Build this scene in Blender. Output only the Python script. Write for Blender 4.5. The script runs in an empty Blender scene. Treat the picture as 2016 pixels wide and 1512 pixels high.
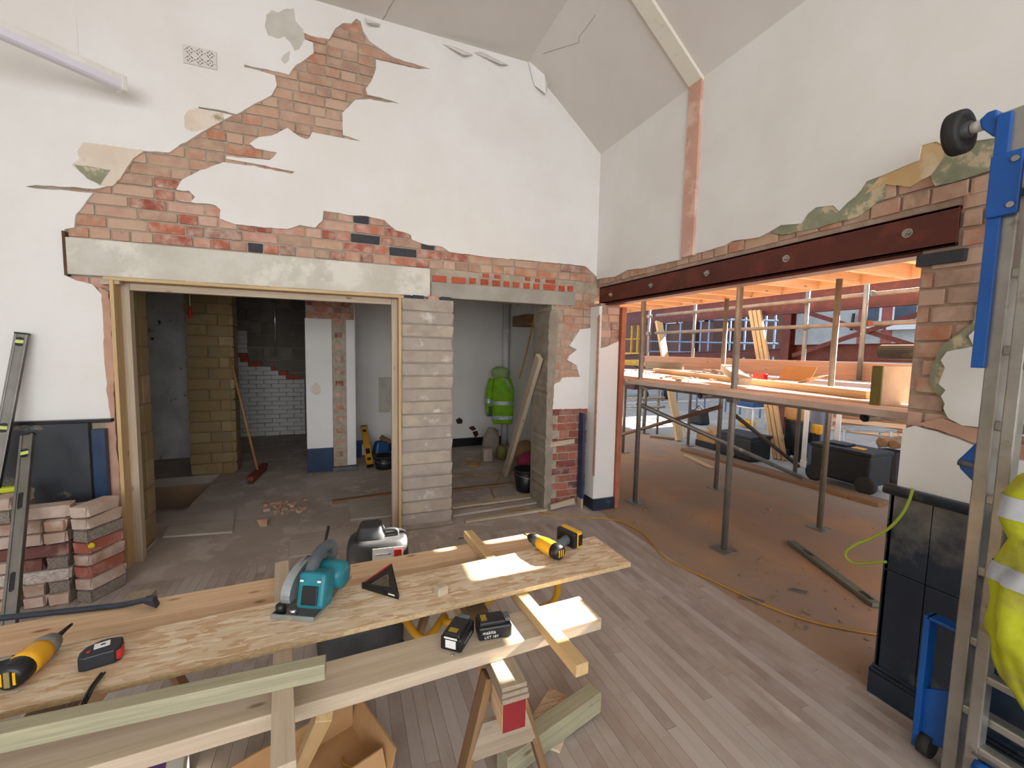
import bpy, bmesh, math, random
from mathutils import Vector, Matrix, geometry, noise
random.seed(7)
V = Vector
SC = bpy.context.scene
COL = SC.collection

# ---------------------------------------------------------------- camera
IMG_W, IMG_H, FPX = 2016.0, 1512.0, 834.5
CAM = V((0.0, 0.0, 1.57))
def cam_rows(yaw, pitch, roll):
    cy, sy, cp, sp, cr, sr = (f(a) for a in (yaw, pitch, roll) for f in (math.cos, math.sin))
    A = Matrix(((cy, -sy, 0), (0, 0, -1), (sy, cy, 0)))
    B = Matrix(((1, 0, 0), (0, cp, -sp), (0, sp, cp)))
    C = Matrix(((cr, -sr, 0), (sr, cr, 0), (0, 0, 1)))
    return C @ B @ A
ROT = cam_rows(math.radians(21.52), math.radians(4.64), math.radians(1.133))
cd = bpy.data.cameras.new('camera'); cam = bpy.data.objects.new('camera', cd); COL.objects.link(cam)
cd.sensor_width = 36; cd.lens = FPX / IMG_W * 36; cd.clip_start = 0.02; cd.clip_end = 200
r, d, f = ROT[0], ROT[1], ROT[2]
mw = Matrix(((r[0], -d[0], -f[0]), (r[1], -d[1], -f[1]), (r[2], -d[2], -f[2]))).to_4x4()
mw.translation = CAM; cam.matrix_world = mw; SC.camera = cam
def ray(x, y):
    return ROT.transposed() @ V(((x - 1008) / FPX, (y - 756) / FPX, 1))
def hit(x, y, ax, v):
    dd = ray(x, y); return CAM + dd * ((v - CAM[ax]) / dd[ax])
def FZ(x, y, z=0.0): return hit(x, y, 2, z)
def BY(x, y, Y=3.65): return hit(x, y, 1, Y)
def RX(x, y, X=2.31): return hit(x, y, 0, X)

# ---------------------------------------------------------------- sky, sun, window daylight, exposure
w = bpy.data.worlds.new('world'); SC.world = w; w.use_nodes = True
bg = w.node_tree.nodes['Background']; bg.inputs[0].default_value = (0.62, 0.78, 1.0, 1); bg.inputs[1].default_value = 1.7
SUN_EL = math.radians(30)
sd = bpy.data.lights.new('sun_offscreen', 'SUN'); sun = bpy.data.objects.new('sun_offscreen', sd); COL.objects.link(sun)
sd.energy = 52; sd.angle = math.radians(0.5); sd.color = (1.0, 0.93, 0.82)
sun.rotation_euler = V((-math.cos(SUN_EL), 0.0, -math.sin(SUN_EL))).to_track_quat('-Z', 'Y').to_euler()
def area(name, loc, target, sx, sy, power, col):
    L = bpy.data.lights.new(name, 'AREA'); L.shape = 'RECTANGLE'; L.size = sx; L.size_y = sy; L.energy = power; L.color = col
    o = bpy.data.objects.new(name, L); COL.objects.link(o); o.location = loc
    o.rotation_euler = (V(target) - V(loc)).to_track_quat('-Z', 'Y').to_euler(); return o
# daylight standing in the three window openings of the wall behind the camera
for k_, x_ in enumerate((-2.85, -.90, 1.05)):
    area('window_rear_%d_offscreen' % (k_ + 1), (x_, -4.17, 2.05), (x_, 0, 2.05), 1.66, 2.24, 87, (0.97, 0.985, 1.0))
SC.view_settings.view_transform = 'Standard'; SC.view_settings.look = 'None'
SC.view_settings.gamma = 1; SC.view_settings.use_curve_mapping = False
SC.view_settings.exposure = 0.0

# ---------------------------------------------------------------- materials
MATS = {}
def _nt(name):
    m = bpy.data.materials.new(name); m.use_nodes = True
    nt = m.node_tree; b = nt.nodes['Principled BSDF']; return m, nt, b
def rgb(c):
    if isinstance(c, str):
        c = tuple(int(c[i:i + 2], 16) / 255 for i in (0, 2, 4))
        c = tuple(x / 12.92 if x <= .04045 else ((x + .055) / 1.055) ** 2.4 for x in c)
    return (*c[:3], 1)
def nd(nt, t, **kw):
    n = nt.nodes.new(t)
    for k, v in kw.items():
        if k in n.inputs.keys(): n.inputs[k].default_value = v
        else: setattr(n, k, v)
    return n
def mixc(nt, fac, a, b, mode='MIX'):
    n = nt.nodes.new('ShaderNodeMix'); n.data_type = 'RGBA'; n.blend_type = mode
    for sock, v in ((n.inputs[0], fac), (n.inputs[6], a), (n.inputs[7], b)):
        if hasattr(v, 'is_output') or isinstance(v, bpy.types.NodeSocket): nt.links.new(v, sock)
        elif isinstance(v, (int, float)): sock.default_value = v
        else: sock.default_value = rgb(v)
    return n.outputs[2]
def ramp(nt, fac, stops, interp='LINEAR'):
    n = nt.nodes.new('ShaderNodeValToRGB'); n.color_ramp.interpolation = interp
    e = n.color_ramp.elements
    while len(e) < len(stops): e.new(0.5)
    for i, (p, c) in enumerate(stops):
        e[i].position = p; e[i].color = rgb(c)
    nt.links.new(fac, n.inputs[0]); return n.outputs[0]
def coords(nt, stretch=(1, 1, 1), kind='Object', rot=(0, 0, 0)):
    tc = nt.nodes.new('ShaderNodeTexCoord'); mp = nt.nodes.new('ShaderNodeMapping')
    mp.inputs['Scale'].default_value = stretch; mp.inputs['Rotation'].default_value = rot
    nt.links.new(tc.outputs[kind], mp.inputs[0]); return mp.outputs[0]
def noise_tex(nt, vec, scale, detail=6, rough=.6):
    n = nd(nt, 'ShaderNodeTexNoise'); n.inputs['Scale'].default_value = scale; n.inputs['Detail'].default_value = detail
    n.inputs['Roughness'].default_value = rough; nt.links.new(vec, n.inputs['Vector']); return n.outputs['Fac']
def bumpn(nt, b, h, strength, dist=.004):
    n = nd(nt, 'ShaderNodeBump'); n.inputs['Strength'].default_value = strength; n.inputs['Distance'].default_value = dist
    nt.links.new(h, n.inputs['Height']); nt.links.new(n.outputs[0], b.inputs['Normal'])
def W(): return ((0, (0, 0, 0)), (1, (1, 1, 1)))
def mat(name, c, c2=None, rough=.6, metal=0.0, scale=6, lo=.38, hi=.62, bump=0.0, bscale=60, stretch=(1, 1, 1), c3=None, scale3=2.5, lo3=.52, hi3=.6, rand=None, spec=None):
    if name in MATS: return MATS[name]
    m, nt, b = _nt(name); MATS[name] = m
    b.inputs['Roughness'].default_value = rough; b.inputs['Metallic'].default_value = metal
    if spec is not None: b.inputs['Specular IOR Level'].default_value = spec
    vec = coords(nt, stretch)
    if rand:
        oi = nt.nodes.new('ShaderNodeObjectInfo')
        base = ramp(nt, oi.outputs['Random'], [(i / len(rand), x) for i, x in enumerate(rand)], 'CONSTANT')
        add = nd(nt, 'ShaderNodeVectorMath', operation='ADD'); ml = nd(nt, 'ShaderNodeVectorMath', operation='SCALE')
        nt.links.new(oi.outputs['Location'], ml.inputs[0]); ml.inputs['Scale'].default_value = 3.7
        vec = nt.nodes.new('ShaderNodeNewGeometry').outputs['Position']   # alike pieces are scaled copies: keep the grain unstretched
        nt.links.new(vec, add.inputs[0]); nt.links.new(ml.outputs[0], add.inputs[1]); vec = add.outputs[0]
    else:
        base = c
    if c2 is not None:
        fac = ramp(nt, noise_tex(nt, vec, scale), ((lo, (0, 0, 0)), (hi, (1, 1, 1))))
        base = mixc(nt, fac, base, c2)
    if c3 is not None:
        fac = ramp(nt, noise_tex(nt, vec, scale3, 8, .65), ((lo3, (0, 0, 0)), (hi3, (1, 1, 1))))
        base = mixc(nt, fac, base, c3)
    if isinstance(base, bpy.types.NodeSocket): nt.links.new(base, b.inputs['Base Color'])
    else: b.inputs['Base Color'].default_value = rgb(base)
    if bump: bumpn(nt, b, noise_tex(nt, vec, bscale, 8), bump)
    return m
def wood(name, c1, c2, c3=None, rough=.65, knots=True, rand=None, dust=None, gscale=1.0):
    if name in MATS: return MATS[name]
    m, nt, b = _nt(name); MATS[name] = m; b.inputs['Roughness'].default_value = rough
    vec = coords(nt)
    oi = nt.nodes.new('ShaderNodeObjectInfo'); ml = nd(nt, 'ShaderNodeVectorMath', operation='SCALE'); ml.inputs['Scale'].default_value = 2.3
    nt.links.new(oi.outputs['Location'], ml.inputs[0]); add = nd(nt, 'ShaderNodeVectorMath', operation='ADD')
    nt.links.new(vec, add.inputs[0]); nt.links.new(ml.outputs[0], add.inputs[1])
    mp = nt.nodes.new('ShaderNodeMapping'); mp.inputs['Scale'].default_value = (1.2 * gscale, 22 * gscale, 22 * gscale); nt.links.new(add.outputs[0], mp.inputs[0])
    g = noise_tex(nt, mp.outputs[0], 1.6, 5, .55)
    base = mixc(nt, ramp(nt, g, ((.36, (0, 0, 0)), (.64, (1, 1, 1)))), c1, c2)
    mp2 = nt.nodes.new('ShaderNodeMapping'); mp2.inputs['Scale'].default_value = (3 * gscale, 95 * gscale, 95 * gscale); nt.links.new(add.outputs[0], mp2.inputs[0])
    g2 = noise_tex(nt, mp2.outputs[0], 1.5, 3)
    base = mixc(nt, ramp(nt, g2, ((.45, (0, 0, 0)), (.75, (.55, .55, .55)))), base, c3 or c2)
    if rand:
        tint = ramp(nt, oi.outputs['Random'], [(i / len(rand), x) for i, x in enumerate(rand)], 'CONSTANT')
        base = mixc(nt, .62, base, tint)
    if knots:
        v = nd(nt, 'ShaderNodeTexVoronoi'); v.inputs['Scale'].default_value = 1.0
        mp3 = nt.nodes.new('ShaderNodeMapping'); mp3.inputs['Scale'].default_value = (4.2, 12, 12); nt.links.new(add.outputs[0], mp3.inputs[0])
        nt.links.new(mp3.outputs[0], v.inputs['Vector'])
        base = mixc(nt, ramp(nt, v.outputs['Distance'], ((.06, (.75, .75, .75)), (.13, (0, 0, 0)))), base, '6b4526')
    if dust:
        fac = ramp(nt, noise_tex(nt, add.outputs[0], 3.0, 8, .6), ((.42, (0, 0, 0)), (.66, (.8, .8, .8))))
        base = mixc(nt, fac, base, dust)
    nt.links.new(base, b.inputs['Base Color']); bumpn(nt, b, g2, .12, .002)
    return m
def osb(name, flakes=('cfb595', 'c6a783', 'd8c3a5', 'bf9d76', 'd2ba9b', 'decbaf')):
    if name in MATS: return MATS[name]
    m, nt, b = _nt(name); MATS[name] = m; b.inputs['Roughness'].default_value = .7
    base = None
    for k, rz in enumerate((.15, 1.0, -.7)):
        vec = coords(nt, (16, 70, 30), rot=(0, 0, rz)); nz = nd(nt, 'ShaderNodeTexNoise'); nz.inputs['Scale'].default_value = 1.1
        nt.links.new(vec, nz.inputs['Vector'])
        av = nd(nt, 'ShaderNodeVectorMath', operation='ADD'); nt.links.new(vec, av.inputs[0]); nt.links.new(nz.outputs['Color'], av.inputs[1])
        v = nd(nt, 'ShaderNodeTexVoronoi'); v.inputs['Scale'].default_value = 1.0; nt.links.new(av.outputs[0], v.inputs['Vector'])
        sep = nd(nt, 'ShaderNodeSeparateColor'); nt.links.new(v.outputs['Color'], sep.inputs[0])
        c = ramp(nt, sep.outputs[0], [(i / len(flakes), x) for i, x in enumerate(flakes)], 'CONSTANT')
        if base is None: base = c
        else: base = mixc(nt, ramp(nt, sep.outputs[1], ((.5, (0, 0, 0)), (.56, (1, 1, 1))) if k == 1 else ((.68, (0, 0, 0)), (.74, (1, 1, 1)))), base, c)
    nt.links.new(base, b.inputs['Base Color']); bumpn(nt, b, noise_tex(nt, coords(nt), 70), .25, .003)
    return m

# ---------------------------------------------------------------- geometry helpers
WM = {}
class MB:
    def __init__(s): s.v = []; s.f = []; s.sm = []
    def add(s, vs, fs, smooth=False):
        o = len(s.v); s.v += [V(v) for v in vs]; s.f += [tuple(i + o for i in f) for f in fs]; s.sm += [smooth] * len(fs); return s
    def box(s, c, size, rot=None, taper=1.0):
        hx, hy, hz = size[0] / 2, size[1] / 2, size[2] / 2; c = V(c); R3 = rot if rot else Matrix.Identity(3)
        vs = []
        for z in (-1, 1):
            t = taper if z > 0 else 1
            for x, y in ((-1, -1), (1, -1), (1, 1), (-1, 1)): vs.append(c + R3 @ V((x * hx * t, y * hy * t, z * hz)))
        return s.add(vs, [(3, 2, 1, 0), (4, 5, 6, 7), (0, 1, 5, 4), (1, 2, 6, 5), (2, 3, 7, 6), (3, 0, 4, 7)])
    def bx(s, x0, x1, y0, y1, z0, z1): return s.box(((x0 + x1) / 2, (y0 + y1) / 2, (z0 + z1) / 2), (abs(x1 - x0), abs(y1 - y0), abs(z1 - z0)))
    def tube(s, pts, rad, seg=10, closed=False, caps=True):
        pts = [V(p) for p in pts]; n = len(pts); rings = []; up = None
        for i, p in enumerate(pts):
            a = pts[(i - 1) % n] if (closed or i) else p; b_ = pts[(i + 1) % n] if (closed or i < n - 1) else p
            t = (b_ - a)
            if t.length < 1e-9: t = V((0, 0, 1))
            t.normalize()
            if up is None:
                up = V((0, 0, 1)) if abs(t.z) < .9 else V((1, 0, 0))
            u = (up - t * up.dot(t)); u = u.normalized() if u.length > 1e-6 else t.orthogonal().normalized(); up = u; w_ = t.cross(u)
            rr = rad[i] if isinstance(rad, (list, tuple)) else rad
            rings.append([p + (u * math.cos(k * 2 * math.pi / seg) + w_ * math.sin(k * 2 * math.pi / seg)) * rr for k in range(seg)])
        vs = [v for rg in rings for v in rg]; fs = []
        for i in range(n if closed else n - 1):
            j = (i + 1) % n
            for k in range(seg):
                k2 = (k + 1) % seg; fs.append((i * seg + k, i * seg + k2, j * seg + k2, j * seg + k))
        s.add(vs, fs, True)
        if caps and not closed:
            o = len(s.v) - len(vs); s.f.append(tuple(o + k for k in reversed(range(seg)))); s.f.append(tuple(o + (n - 1) * seg + k for k in range(seg))); s.sm += [False, False]
        return s
    def loft(s, rings, caps=True, smooth=True):
        n = len(rings[0]); vs = [v for rg in rings for v in rg]; fs = []
        for i in range(len(rings) - 1):
            for k in range(n):
                k2 = (k + 1) % n; fs.append((i * n + k, i * n + k2, (i + 1) * n + k2, (i + 1) * n + k))
        s.add(vs, fs, smooth)
        if caps:
            o = len(s.v) - len(vs); s.f.append(tuple(o + k for k in reversed(range(n)))); s.f.append(tuple(o + (len(rings) - 1) * n + k for k in range(n))); s.sm += [False, False]
        return s
    def lathe(s, prof, seg=20, c=(0, 0, 0), axis='Z', caps=True):
        rings = []
        for rr, h in prof:
            ring = []
            for k in range(seg):
                a = 2 * math.pi * k / seg; x, y = rr * math.cos(a), rr * math.sin(a)
                p = {'Z': (x, y, h), 'X': (h, x, y), 'Y': (y, h, x)}[axis]
                ring.append(V(c) + V(p))
            rings.append(ring)
        return s.loft(rings, caps)
    def prism(s, poly, fr, t0, t1):
        # fr(u, v, t) -> world; poly is a 2D outline, t0..t1 thickness
        n = len(poly); tris = geometry.tessellate_polygon([[V((u, v, 0)) for u, v in poly]])
        vs = [V(fr(u, v, t0)) for u, v in poly] + [V(fr(u, v, t1)) for u, v in poly]
        fs = [tuple(t) for t in tris] + [tuple(i + n for i in reversed(t)) for t in tris]
        fs += [(i, (i + 1) % n, n + (i + 1) % n, n + i) for i in range(n)]
        return s.add(vs, fs)
    def cdt(s, outer, holes, fr, t0, t1):
        loops = [outer] + list(holes); pts = []; ed = []
        for lp in loops:
            o = len(pts); pts += [V((u, v)) for u, v in lp]; ed += [(o + i, o + (i + 1) % len(lp)) for i in range(len(lp))]
        vo, eo, fo, *_ = geometry.delaunay_2d_cdt(pts, ed, [], 0, 1e-6)
        keep = []
        for t in fo:
            c = sum((vo[i] for i in t), V((0, 0))) / len(t)
            if inpoly(c.x, c.y, outer) and not any(inpoly(c.x, c.y, h) for h in holes): keep.append(tuple(t))
        n = len(vo); vs = [V(fr(p.x, p.y, t0)) for p in vo] + [V(fr(p.x, p.y, t1)) for p in vo]
        fs = list(keep) + [tuple(i + n for i in reversed(t)) for t in keep]
        cnt = {}
        for t in keep:
            for a, b_ in zip(t, t[1:] + t[:1]): cnt[(a, b_)] = 1
        for (a, b_) in cnt:
            if (b_, a) not in cnt: fs.append((a, b_, b_ + n, a + n))
        return s.add(vs, fs)
    def sphere(s, c, rad, seg=12, ring=8, sc=(1, 1, 1)):
        prof = [(max(1e-4, rad * math.sin(math.pi * i / ring)), -rad * math.cos(math.pi * i / ring)) for i in range(ring + 1)]
        o = len(s.v); s.lathe(prof, seg)
        for i in range(o, len(s.v)): s.v[i] = V(c) + V((s.v[i].x * sc[0], s.v[i].y * sc[1], s.v[i].z * sc[2]))
        return s
    def mesh(s, name):
        me = bpy.data.meshes.new(name); me.from_pydata([tuple(v) for v in s.v], [], s.f)
        bm = bmesh.new(); bm.from_mesh(me); bmesh.ops.recalc_face_normals(bm, faces=bm.faces); bm.to_mesh(me); bm.free()
        for p, q in zip(me.polygons, s.sm): p.use_smooth = q
        return me
    def build(s, name, m, parent=None, world=True, bevel=0, kind=None, label=None, cat=None, group=None, at=None, seg=2):
        """at: matrix (or location) of the object; vertices are given in world space when world is True, else in the object's own space"""
        PM = WM.get(parent, Matrix.Identity(4)) if parent else Matrix.Identity(4)
        OM = PM if at is None else (at if isinstance(at, Matrix) else Matrix.Translation(V(at)))
        if world:
            inv = OM.inverted(); s.v = [inv @ v for v in s.v]
        elif at is not None and parent: OM = PM @ OM
        o = bpy.data.objects.new(name, s.mesh(name)); COL.objects.link(o)
        if m: o.data.materials.append(m)
        o.matrix_basis = PM.inverted() @ OM; WM[o] = OM
        if parent: o.parent = parent
        if bevel:
            bv = o.modifiers.new('bevel', 'BEVEL'); bv.width = bevel; bv.segments = seg; bv.limit_method = 'ANGLE'; bv.angle_limit = math.radians(40)
        tag(o, label, cat, group, kind); return o
def inpoly(x, y, poly):
    c = False; n = len(poly); j = n - 1
    for i in range(n):
        xi, yi = poly[i]; xj, yj = poly[j]
        if (yi > y) != (yj > y) and x < (xj - xi) * (y - yi) / (yj - yi) + xi: c = not c
        j = i
    return c
def tag(o, label=None, cat=None, group=None, kind=None):
    for k, v in (('label', label), ('category', cat), ('group', group), ('kind', kind)):
        if v: o[k] = v
    return o
def thing(name, loc, label, cat, group=None, rz=0.0, rot=None, kind=None):
    o = bpy.data.objects.new(name, None); o.empty_display_size = .05; COL.objects.link(o)
    Mx = Matrix.Translation(V(loc)) @ (rot.to_4x4() if rot is not None else Matrix.Rotation(rz, 4, 'Z'))
    o.matrix_basis = Mx; WM[o] = Mx; tag(o, label, cat, group, kind); return o
def frame(p0, p1, up=(0, 0, 1)):
    x = (V(p1) - V(p0)).normalized(); y = V(up).cross(x)
    if y.length < 1e-5: y = V((0, 1, 0)).cross(x)
    y.normalize(); z = x.cross(y)
    Mx = Matrix((x, y, z)).transposed().to_4x4(); Mx.translation = (V(p0) + V(p1)) / 2; return Mx
def plank(name, p0, p1, w_, h, m, parent=None, up=(0, 0, 1), bevel=.002, **kw):
    """a straight board or bar whose centre line runs p0-p1 (own X axis along it)"""
    L = (V(p1) - V(p0)).length; b = MB().box((0, 0, 0), (L, w_, h))
    Mx = frame(p0, p1, up)
    if parent: return _local(b, name, m, parent, Mx, bevel, kw)
    return b.build(name, m, None, False, bevel, at=Mx, **kw)
def _local(b, name, m, parent, Mx, bevel, kw):
    o = b.build(name, m, None, False, bevel, at=Mx, **kw); o.parent = parent; o.matrix_basis = WM[parent].inverted() @ Mx; return o
def pipe(name, pts, rad, m, parent=None, seg=10, world=True, **kw):
    return MB().tube(pts, rad, seg).build(name, m, parent, world, **kw)
def smoothpts(pts, n=6):
    pts = [V(p) for p in pts]; out = []
    for i in range(len(pts) - 1):
        p0 = pts[max(i - 1, 0)]; p1 = pts[i]; p2 = pts[i + 1]; p3 = pts[min(i + 2, len(pts) - 1)]
        for k in range(n):
            t = k / n; out.append(.5 * ((2 * p1) + (p2 - p0) * t + (2 * p0 - 5 * p1 + 4 * p2 - p3) * t * t + (3 * p1 - p0 - 3 * p2 + p3) * t ** 3))
    out.append(pts[-1]); return out
def copy_tree(o, mx=None, label=None, group=None, parent=None):
    c = o.copy(); COL.objects.link(c)
    if parent: c.parent = parent
    if mx is not None: c.matrix_basis = mx; WM[c] = mx
    if label: c['label'] = label
    if group: c['group'] = group
    for ch in [x for x in bpy.data.objects if x.parent == o]: copy_tree(ch, parent=c)
    return c
def rag(poly, step=.03, amp=.006, seed=0, fixed=()):
    """resample an outline and roughen it"""
    out = []; n = len(poly)
    for i in range(n):
        a = V(poly[i]); b_ = V(poly[(i + 1) % n]); L = (b_ - a).length
        if i in fixed: out.append((a.x, a.y)); continue
        k = max(1, int(L / step)); nr = V((-(b_ - a).y, (b_ - a).x)); nr = nr.normalized() if L > 1e-6 else nr
        for j in range(k):
            p = a.lerp(b_, j / k); q = noise.noise(V((p.x * 31, p.y * 31, seed))) + .6 * noise.noise(V((p.x * 83, p.y * 83, seed + 5)))
            p = p + nr * q * amp * (1 if j else .4); out.append((p.x, p.y))
    return out
def text_mesh(body, size, m, parent, mx, depth=.0006, name='lettering', label=None):
    """flat lettering: own X along the line, own Y up; mx is its place in the parent's space"""
    cu = bpy.data.curves.new('t', 'FONT'); cu.body = body; cu.size = size; cu.extrude = depth; cu.align_x = 'CENTER'; cu.align_y = 'CENTER'; cu.resolution_u = 2
    t = bpy.data.objects.new('t', cu); COL.objects.link(t)
    dg = bpy.context.evaluated_depsgraph_get(); me = bpy.data.meshes.new_from_object(t.evaluated_get(dg)); bpy.data.objects.remove(t)
    me.name = name; o = bpy.data.objects.new(name, me); COL.objects.link(o); me.materials.clear(); me.materials.append(m)
    o.parent = parent; o.matrix_basis = mx; WM[o] = WM[parent] @ mx
    if label: o['label'] = label
    return o
def clone_mesh(me, name, m, parent, Mx):
    o = bpy.data.objects.new(name, me); COL.objects.link(o); PM = WM[parent] if parent else Matrix.Identity(4)
    if parent: o.parent = parent
    o.matrix_basis = PM.inverted() @ Mx; WM[o] = Mx
    return o
# ================================================================ materials of the place
PLASTER = mat('white_plaster', 'e9e6e1', 'e2ddd6', rough=.75, scale=1.3, bump=.12, bscale=25)
PLASTER_G = PLASTER
CEILM = mat('ceiling_paint', 'dcd6ce', 'd5cec5', rough=.8, scale=1.2, bump=.08, bscale=30)
CREAM = mat('cream_rib_paint', 'e3dccb', 'cfc3ae', rough=.7, scale=9, lo=.6, hi=.72)
MORTAR = mat('lime_mortar', 'b3a592', 'a0917d', rough=.95, scale=14, bump=.5, bscale=90)
MORTAR_P = mat('old_mortar', 'b39a88', 'a08773', rough=.95, scale=14, bump=.5, bscale=90)
BRICK = mat('red_brick', 'b5654a', 'cdb09d', rough=.9, scale=12, lo=.42, hi=.74, bump=.5, bscale=55, rand=['a9604c', 'b8735c', '985140', 'c08d77', 'a05b49', 'c59d89', '87513f', 'b3694f', '957061', 'bb8068'])
BRICK_D = mat('dusty_brick', 'b98b72', 'c4a68e', rough=.95, scale=9, lo=.4, hi=.7, bump=.5, bscale=50, c3='8a7468', scale3=5, lo3=.6, hi3=.72, rand=['b9937e', 'ad866f', 'c2a18b', 'ab8b77', 'b58a72', 'a58472', 'bf997f', 'b37a5e'])
BRICK_B = mat('blue_black_brick', '3b3a3f', '6a6462', rough=.8, scale=22, lo=.55, hi=.75, bump=.4)
BRICK_R = mat('bright_red_brick', 'a8452c', 'b95a40', rough=.9, scale=20, bump=.5, rand=['a9442b', 'b04d33', '9c3d27', 'b4553a'])
BRICK_K = mat('dark_red_brick', '8e5244', 'b08a7c', rough=.95, scale=10, lo=.5, hi=.75, bump=.6, bscale=45, rand=['8c4d40', '9a5746', '7e463c', 'a4624e', '6f4640', '935a4c'])
CONC = mat('lintel_concrete', 'd2cdc0', 'c4beb0', rough=.85, scale=4, c3='dcd7ca', scale3=3, bump=.25, bscale=60)
CONC2 = mat('grey_concrete', 'a8a296', '989286', rough=.85, scale=5, bump=.25)
BLOCK = mat('aggregate_block', 'b7a896', 'a5978a', rough=.95, scale=5, c3='cfc8bd', scale3=7, lo3=.58, hi3=.68, bump=.6, bscale=120, rand=['b9aa97', 'aea294', 'c0b09a', 'b4a89a', 'a89c8f'])
BLOCK_Y = mat('buff_block', 'a58c62', '92794f', rough=.95, scale=5, bump=.5, bscale=120, rand=['9b8866', '907d5c', 'a59170', '897757', '82745a'])
BLOCK_G = mat('grey_block', '8c8275', '7d7468', rough=.95, scale=5, bump=.5, bscale=120, rand=['8d8375', '827869', '978c7c', '7c7366'])
RENDER = mat('cement_render', '9c9080', '8a7f70', rough=.95, scale=8, bump=.7, bscale=40)
PINK = mat('pink_plaster', 'c79f88', 'b98f79', rough=.9, scale=6, bump=.3, bscale=40)
PINKP = mat('pink_primer', 'd3a692', 'c99a86', rough=.8, scale=3, c3='e0bba9', scale3=4)
GREEN = mat('old_green_paint', '83856b', '9a997e', rough=.8, scale=9, c3='c9b796', scale3=9, lo3=.54, hi3=.6, bump=.2)
OCHRE = mat('old_ochre_paint', 'd7b989', 'c9a673', rough=.85, scale=5, c3='e3cfae', scale3=4, lo3=.5, hi3=.6, bump=.2)
CREAMP = mat('old_cream_paint', 'dfd1c0', 'd6c5b0', rough=.85, scale=5, c3='a89878', scale3=8, lo3=.62, hi3=.7, bump=.2)
NAVY = mat('navy_gloss', '1f2a38', '2c3745', rough=.25, scale=2.5, c3='77736a', scale3=2.4, lo3=.52, hi3=.72, bump=.12, bscale=30)  # beige blotches: scuffs plus gloss reflection put into the colour
NAVYP = mat('navy_paint', '1e3350', '27405f', rough=.35, scale=3)
DARKD = mat('scuffed_dark_dado', '30343a', '3d4146', rough=.4, scale=3, c3='8b8171', scale3=3.2, lo3=.6, hi3=.66)
STEEL = mat('red_oxide_steel', '5c2416', '511e11', rough=.5, scale=4, c3='662b1b', scale3=7)
ZINC = mat('zinc_bolt', 'b9b4a8', 'a09a8e', rough=.35, metal=.8)
DUSTF = mat('dusty_floor', 'b1a499', 'a2958a', rough=.95, scale=1.6, c3='bbb0a7', scale3=3.5, bump=.25, bscale=40)
SUBF = mat('brown_dust_floor', '94806e', '9d8168', rough=.95, scale=1.4, c3='ad8864', scale3=1.1, lo3=.5, hi3=.66, bump=.3, bscale=30)
SLAB = mat('pale_concrete_slab', 'a49c92', '948b80', rough=.9, scale=2, bump=.2)
GAP = mat('floor_gap', '6a5d53', rough=1)
BOARDF = wood('strip_floor', 'a69a90', '978a80', 'b0a59c', rough=.6, knots=False, rand=['a39588', '97887c', 'aea196', '94857a', 'b4aba2', '9a877b', 'a8998d', 'beb5ab', '8f7d72'], dust='b5aba3', gscale=1.3)
NAVYS = mat('dark_navy_trim', '222d3c', '2b3645', rough=.3, scale=4, c3='5d6068', scale3=6, lo3=.6, hi3=.7)
PINE = wood('pine', 'cdb083', 'c09e6c', 'b8925c', rough=.6)
PINEP = wood('pale_pine', 'c4b29b', 'b5a289', 'a8947b', rough=.65)
PINEO = wood('orange_pine', 'dfc09c', 'd0a981', 'c39a72', rough=.6)
TREAT = wood('treated_timber', 'a39d82', '938d74', 'b5af88', rough=.65)
GREYW = wood('dusty_grey_wood', 'a3927c', '93826d', '84735f', rough=.75)
OLDW = wood('old_brown_wood', '8b6a49', '77583a', '6b4e33', rough=.75)
OSBM = osb('osb')
OSBE = mat('osb_edge', 'c2aa84', 'a98d65', rough=.85, scale=60, stretch=(1, 1, 4))
BLACKP = mat('black_plastic', '101113', '1a1b1d', rough=.42, scale=9)
RUBBER = mat('black_rubber', '1d1d1e', '2a2927', rough=.75, scale=9)
YELLOWP = mat('yellow_plastic', 'e6a91c', 'd69a14', rough=.4, scale=6)
TEAL = mat('teal_plastic', '0f6f7d', '187b88', rough=.4, scale=7, c3='4a8f97', scale3=14, lo3=.6, hi3=.7)
ALU = mat('worn_aluminium', 'b3b0a8', '9d9a92', rough=.38, metal=.75, scale=5, c3='8a8377', scale3=9, lo3=.6, hi3=.7)
GALV = mat('galvanised_tube', '8f8c84', '7c7a73', rough=.5, metal=.6, scale=5, c3='b3a792', scale3=7, lo3=.58, hi3=.66)
CHROME = mat('bright_steel', 'c2c3c4', 'aaabac', rough=.28, metal=.9)
DUSTST = mat('dusty_steel', 'a3a8aa', '8b8f90', rough=.45, metal=.5, scale=9, c3='c1b399', scale3=9)
WHITEP = mat('white_plastic', 'e8e6e0', 'dedbd3', rough=.4, scale=6)
REDP = mat('red_plastic', 'b5201c', 'c42c26', rough=.4, scale=6)
BLUEP = mat('blue_enamel', '1457a6', '11509a', rough=.35, scale=6, c3='3f5f80', scale3=9, lo3=.62, hi3=.7)
BLUET = mat('blue_plastic', '1d4f86', '174474', rough=.45)
CARD = mat('cardboard', 'b98f62', 'ad8457', rough=.85, scale=7)
HIVIS_G = mat('hi_vis_green', '86c01e', '79b012', rough=.75, scale=12, bump=.3, bscale=25)
HIVIS_Y = mat('hi_vis_yellow', 'c4cc24', 'b3b81c', rough=.8, scale=7, c3='97894a', scale3=4, lo3=.5, hi3=.66, bump=.3, bscale=25)
REFLEX = mat('reflective_tape', 'cdd3da', 'b4bac2', rough=.35, metal=.25, scale=8)
YCABLE = mat('yellow_cable', 'b8862a', 'a97a25', rough=.55)
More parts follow.
